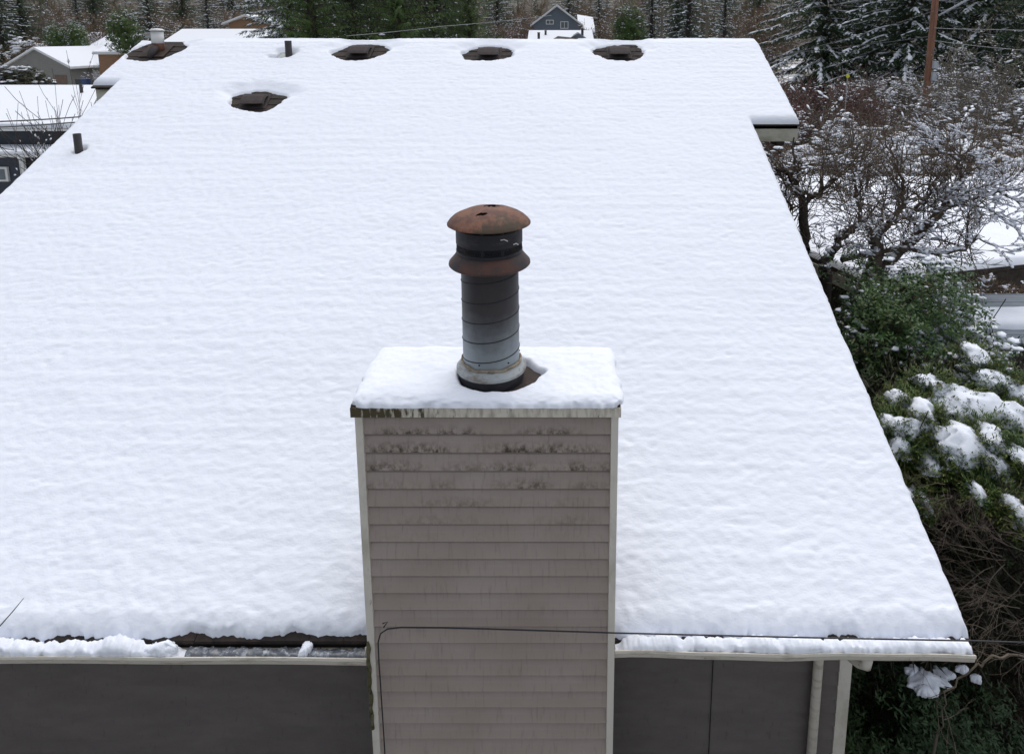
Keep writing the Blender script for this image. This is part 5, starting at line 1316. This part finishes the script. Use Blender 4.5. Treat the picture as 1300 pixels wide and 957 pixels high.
for (cx_, cy_, hw_, hh_, Yp) in pads:
    c = at(cx_, cy_, Yp); zc = Yp*.985+.6; rx = hw_/FPX*zc*.86; ry = max(.08, hh_/FPX*zc*1.55)
    # one irregular draped slab, plus a few crumbs at its rim
    parts.append(snow_slab(c+np.array([0, 0, -.02]), rx*1.12, ry*1.18, .036+.058*min(1, ry/.25), cx_*.37))
    m_ = int(16+rx*110); an = r_.uniform(0, 6.28, m_); q_ = r_.uniform(.85, 1.45, m_)
    cc = c+np.c_[np.cos(an)*q_*rx, np.sin(an)*q_*ry, -.22*rx*q_**2+.25*np.sin(an)*ry-.03+0*an]
    parts.append(vblob(cc, r_.uniform(.010, .036, m_), r_.uniform(.008, .03, m_), r_.uniform(.006, .018, m_), 2, .14, int(cx_)))
    nf = int(560*(rx+ry)+110)
    a = r_.uniform(0, 2*np.pi, nf); rr_ = r_.uniform(.45, 1.22, nf)
    P = c+np.c_[np.cos(a)*rr_*rx, np.sin(a)*rr_*ry, np.where(rr_ > .8, r_.uniform(-.10, .05, nf), r_.uniform(-.16, -.02, nf))-.22*rx*rr_**2+.25*np.sin(a)*rr_*ry]
    D = unit(np.c_[np.cos(a)*.9, np.sin(a)*.9-.25, r_.uniform(-.2, .75, nf)]+r_.normal(0, .3, (nf, 3)))
    fP.append(P); fD.append(D)
    dd = c-hub; grow(segs, hub+np.array([0, 0, -.3]), dd+np.array([0, 0, .1]), np.linalg.norm(dd)*.95, .028, 1, r_, .08, .0, 5, .4, .8, .005)
P = np.concatenate(fP); D = np.concatenate(fD); n = len(P)
# more sprays through the upper crown
n2 = 2600; Xq = r_.uniform(1108, 1345, n2); Yq = r_.uniform(462, 668, n2)
lowlim = 478+(1300-Xq)*.10
k = (Yq > lowlim) & ~((Yq > 598) & (Xq > 1150) & (Xq < 1262)) ; Xq, Yq = Xq[k], Yq[k]
Yd = 6.22-(Yq-462)/206*1.35+r_.uniform(.05, .45, len(Xq))
P2 = np.array([at(a_, b_, c_) for a_, b_, c_ in zip(Xq, Yq, Yd)]); D2 = unit(r_.normal(0, .6, P2.shape)+np.array([[0, -.3, .35]]))
P = np.concatenate([P, P2]); D = np.concatenate([D, D2]); n = len(P)
leaf = 12; idx = np.repeat(np.arange(n), leaf); tt = np.tile(np.linspace(0, 1, leaf), n); L = r_.uniform(.07, .15, n)
W = unit(np.cross(D, np.array([[0, 0, 1.]])+D*.01)); sg = np.where(np.arange(n*leaf) % 2, 1., -1.)[:, None]
bp_ = P[idx]+D[idx]*(L[idx]*tt)[:, None]; dd = unit(D[idx]+W[idx]*sg*.7+r_.normal(0, .35, (n*leaf, 3)))
V, F = blades(bp_, dd, unit(np.cross(dd, np.array([[.2, .3, 1.]]))), L[idx]*(.5-.2*tt)*r_.uniform(.6, 1.2, n*leaf), np.full(n*leaf, .0055))
mesh_only('foliage', (V, F), M['juniper'], False, t)
mesh_only('snow', join(parts), M['snow'], True, t)
# woody skeleton, trunk
tb = np.array([xat(1262, 5.9, 2), 5.95, 0.0])
for k in range(4): segs.append((*(tb+np.array([.05*k, .03*k, .55*k])), *(tb+np.array([.05*k+.05, .03*k+.03, .55*k+.55])), .11-.012*k, .10-.012*k))
mesh_only('trunk', tubes(segs, 6), M['bark_dark'], True, t)
# dead brown twigs below
dead = []
for k in range(46):
    p = at(r_.uniform(1195, 1300), r_.uniform(612, 655), r_.uniform(4.8, 5.3)); d = np.array([r_.uniform(-1.2, .3), r_.uniform(-.6, .2), r_.uniform(-.75, .12)])
    grow(dead, p, d, r_.uniform(.14, .34), .0026, 2, r_, .24, -.02, 5, .55, .7, .0011)
for k in range(26):
    p = at(r_.uniform(1230, 1340), r_.uniform(690, 800), r_.uniform(4.3, 4.9)); d = np.array([r_.uniform(-1.3, -.3), r_.uniform(-.3, .3), r_.uniform(-.5, .45)])
    grow(dead, p, d, r_.uniform(.25, .6), .0032, 2, r_, .16, .0, 4, .6, .5, .0011)
mesh_only('dead_twigs', tubes(dead, 4), M['twig_dead'], False, t)
# inner dark mass
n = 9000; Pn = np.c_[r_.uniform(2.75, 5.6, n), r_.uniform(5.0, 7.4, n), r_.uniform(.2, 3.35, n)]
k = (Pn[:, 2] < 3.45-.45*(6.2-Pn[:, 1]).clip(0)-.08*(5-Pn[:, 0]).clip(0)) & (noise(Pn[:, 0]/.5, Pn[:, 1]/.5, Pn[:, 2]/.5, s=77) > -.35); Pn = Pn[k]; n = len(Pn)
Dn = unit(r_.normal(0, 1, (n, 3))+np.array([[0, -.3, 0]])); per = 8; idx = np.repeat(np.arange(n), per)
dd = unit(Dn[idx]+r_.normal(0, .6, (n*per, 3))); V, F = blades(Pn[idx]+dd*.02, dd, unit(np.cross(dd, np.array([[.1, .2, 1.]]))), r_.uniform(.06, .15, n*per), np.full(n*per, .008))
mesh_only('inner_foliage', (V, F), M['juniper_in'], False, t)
# low shrub and snow patch below the gutter corner
lo_ = bushy('low_evergreen', 'low dark evergreen with a snow patch under the right gutter end', 'shrub', M['fir'], 66, .9, .6, .55, 3000, .06, .008, .0, .05, cz=1.2)
pq = at(1178, 866, 4.9); lo_.location = (pq[0], 4.95, pq[2]-1.72)
L0 = np.array(lo_.location[:])
V, F = join([snow_slab(at(px_, py_, Y_)-L0, a_, b_, .035, i_*3.3, .05, .1) for i_, (px_, py_, Y_, a_, b_) in enumerate(((1176, 862, 4.90, .16, .09), (1196, 854, 4.98, .09, .07), (1160, 852, 4.98, .07, .05), (1172, 878, 4.80, .08, .05), (1222, 850, 4.9, .05, .04), (1240, 862, 4.85, .04, .03)))])
mesh_only('snow', (V, F), M['snow'], True, lo_)
# spindly bare branch crossing bottom right
segs = []; Qz = trunk_from_px([(1390, 815, 4.1), (1300, 829, 4.1), (1262, 832, 4.1), (1235, 845, 4.12), (1205, 880, 4.15), (1190, 930, 4.2)], segs, .009, .005)
shoots(Qz, segs, r_, 16, .35, .003, 1, 3, .05, .1, rmin=.0012)
g0 = Qz[-1]; segs.append((*g0, g0[0]-.05, g0[1]+.05, .1, .01, .016))
t = thing('bare_sapling', 'thin arching bare sapling below the gutter corner at the right', 'shrub'); mesh_only('branches', tubes(segs, 5), M['twig_dead'], False, t)
# twig tip at the left
segs = []; tip = [at(-260, 1150, 2.9), at(-140, 960, 3.0), at(-60, 850, 3.1), at(0, 794, 3.15), at(16, 776, 3.17), at(30, 759, 3.19)]
gb = np.array([tip[0][0]-.1, tip[0][1], 0.]); P_ = [gb]+tip
for i in range(len(P_)-1): segs.append((*P_[i], *P_[i+1], (.03, .022, .014, .008, .0035, .0028)[i], (.022, .014, .008, .0035, .0028, .0015)[i]))
sg2 = np.array(P_[3]); grow(segs, sg2, np.array([-.5, .1, 1.]), .5, .005, 2, r_, .1, 0, 3, .6, .6, .002)
t = thing('sapling', 'slender dark twig tip entering at the lower left edge', 'shrub'); mesh_only('branches', tubes(segs, 5), M['bark_dark'], False, t)

# ================================================================== FAR WOOD (one mass)
def far_wood():
    r_ = np.random.default_rng(71); outF = []; outS = []; outB = []
    lib = [conifer_mesh(80+i, 14, 3.2, 46, .6, .9, .16, leaf=5, lw=.05, dens=.22, pend=.7) for i in range(3)]
    segsL = []
    for i in range(3):
        s = []
        rr_ = np.random.default_rng(90+i)
        for k in range(3): grow(s, np.zeros(3), np.array([rr_.normal(0, .2), rr_.normal(0, .2), 1.]), 7, .14, 3, rr_, .12, .03, 5, .55, .9, .03)
        segsL.append(tubes(s, 3))
    for i in range(230):
        Y = r_.uniform(128, 215); X = r_.uniform(-150, 175)*(Y/150); z = float(ground_z(X, Y))-.3+0.0; s = r_.uniform(.7, 1.15); a = r_.uniform(0, 6.28); ca, sa = math.cos(a)*s, math.sin(a)*s
        def tf(V): return np.c_[V[:, 0]*ca-V[:, 1]*sa+X, V[:, 0]*sa+V[:, 1]*ca+Y, V[:, 2]*s+z]
        if r_.random() < .55:
            tr, br, fo, sn_ = lib[i % 3]; outF.append((tf(fo[0]), fo[1])); outS.append((tf(sn_[0]), sn_[1])); outB.append((tf(tr[0]), tr[1]))
        else: q = segsL[i % 3]; outB.append((tf(q[0]), q[1]))
    return join(outF), join(outS), join(outB)
wF, wS, wB = far_wood()
t = thing('far_wood', 'dense mixed snow-flecked wood climbing the far hillside', 'wood'); t['kind'] = 'stuff'
mesh_only('foliage', wF, M['fir'], False, t)['kind'] = 'stuff'
mesh_only('snow', wS, M['snow_far'], False, t)['kind'] = 'stuff'
mesh_only('trunks', wB, M['twig_brown'], False, t)['kind'] = 'stuff'
EXPO = 0.45
# ================================================================== LIGHT, CAMERA
w = bpy.data.worlds.new('World'); sc.world = w; w.use_nodes = True; nt = w.node_tree; N = nt.nodes
bg = N['Background']; sky = N.new('ShaderNodeTexSky'); sky.sky_type = 'NISHITA'; sky.sun_disc = False
SE, SR = R(66), R(15)
sky.sun_elevation = SE; sky.sun_rotation = SR; sky.air_density = 1.0; sky.dust_density = 3.0
hs = N.new('ShaderNodeHueSaturation'); hs.inputs['Saturation'].default_value = .38
nt.links.new(sky.outputs[0], hs.inputs['Color']); nt.links.new(hs.outputs[0], bg.inputs['Color']); bg.inputs['Strength'].default_value = .13
sl = bpy.data.lights.new('sun', 'SUN'); sl.energy = .6; sl.angle = R(80); sl.color = (1, .985, .96)
so = bpy.data.objects.new('sun', sl); C.objects.link(so)
d = np.array([math.sin(SR)*math.cos(SE), math.cos(SR)*math.cos(SE), math.sin(SE)])
from mathutils import Vector
so.rotation_euler = Vector(-d).to_track_quat('-Z', 'Y').to_euler()
cam = bpy.data.cameras.new('camera'); co_ = bpy.data.objects.new('camera', cam); C.objects.link(co_)
cam.sensor_width = 36; cam.sensor_fit = 'HORIZONTAL'; cam.lens = FPX/1300*36
cam.shift_x = -(CX-650)/1300; cam.shift_y = -(478.5-CY)/1300
cam.clip_end = 2000; cam.clip_start = .1
co_.location = (0, 0, CAMZ); co_.rotation_euler = (R(90)-TH, 0, 0)
sc.camera = co_
sc.view_settings.view_transform = 'Standard'; sc.view_settings.look = 'None'; sc.view_settings.exposure = EXPO; sc.view_settings.gamma = 1
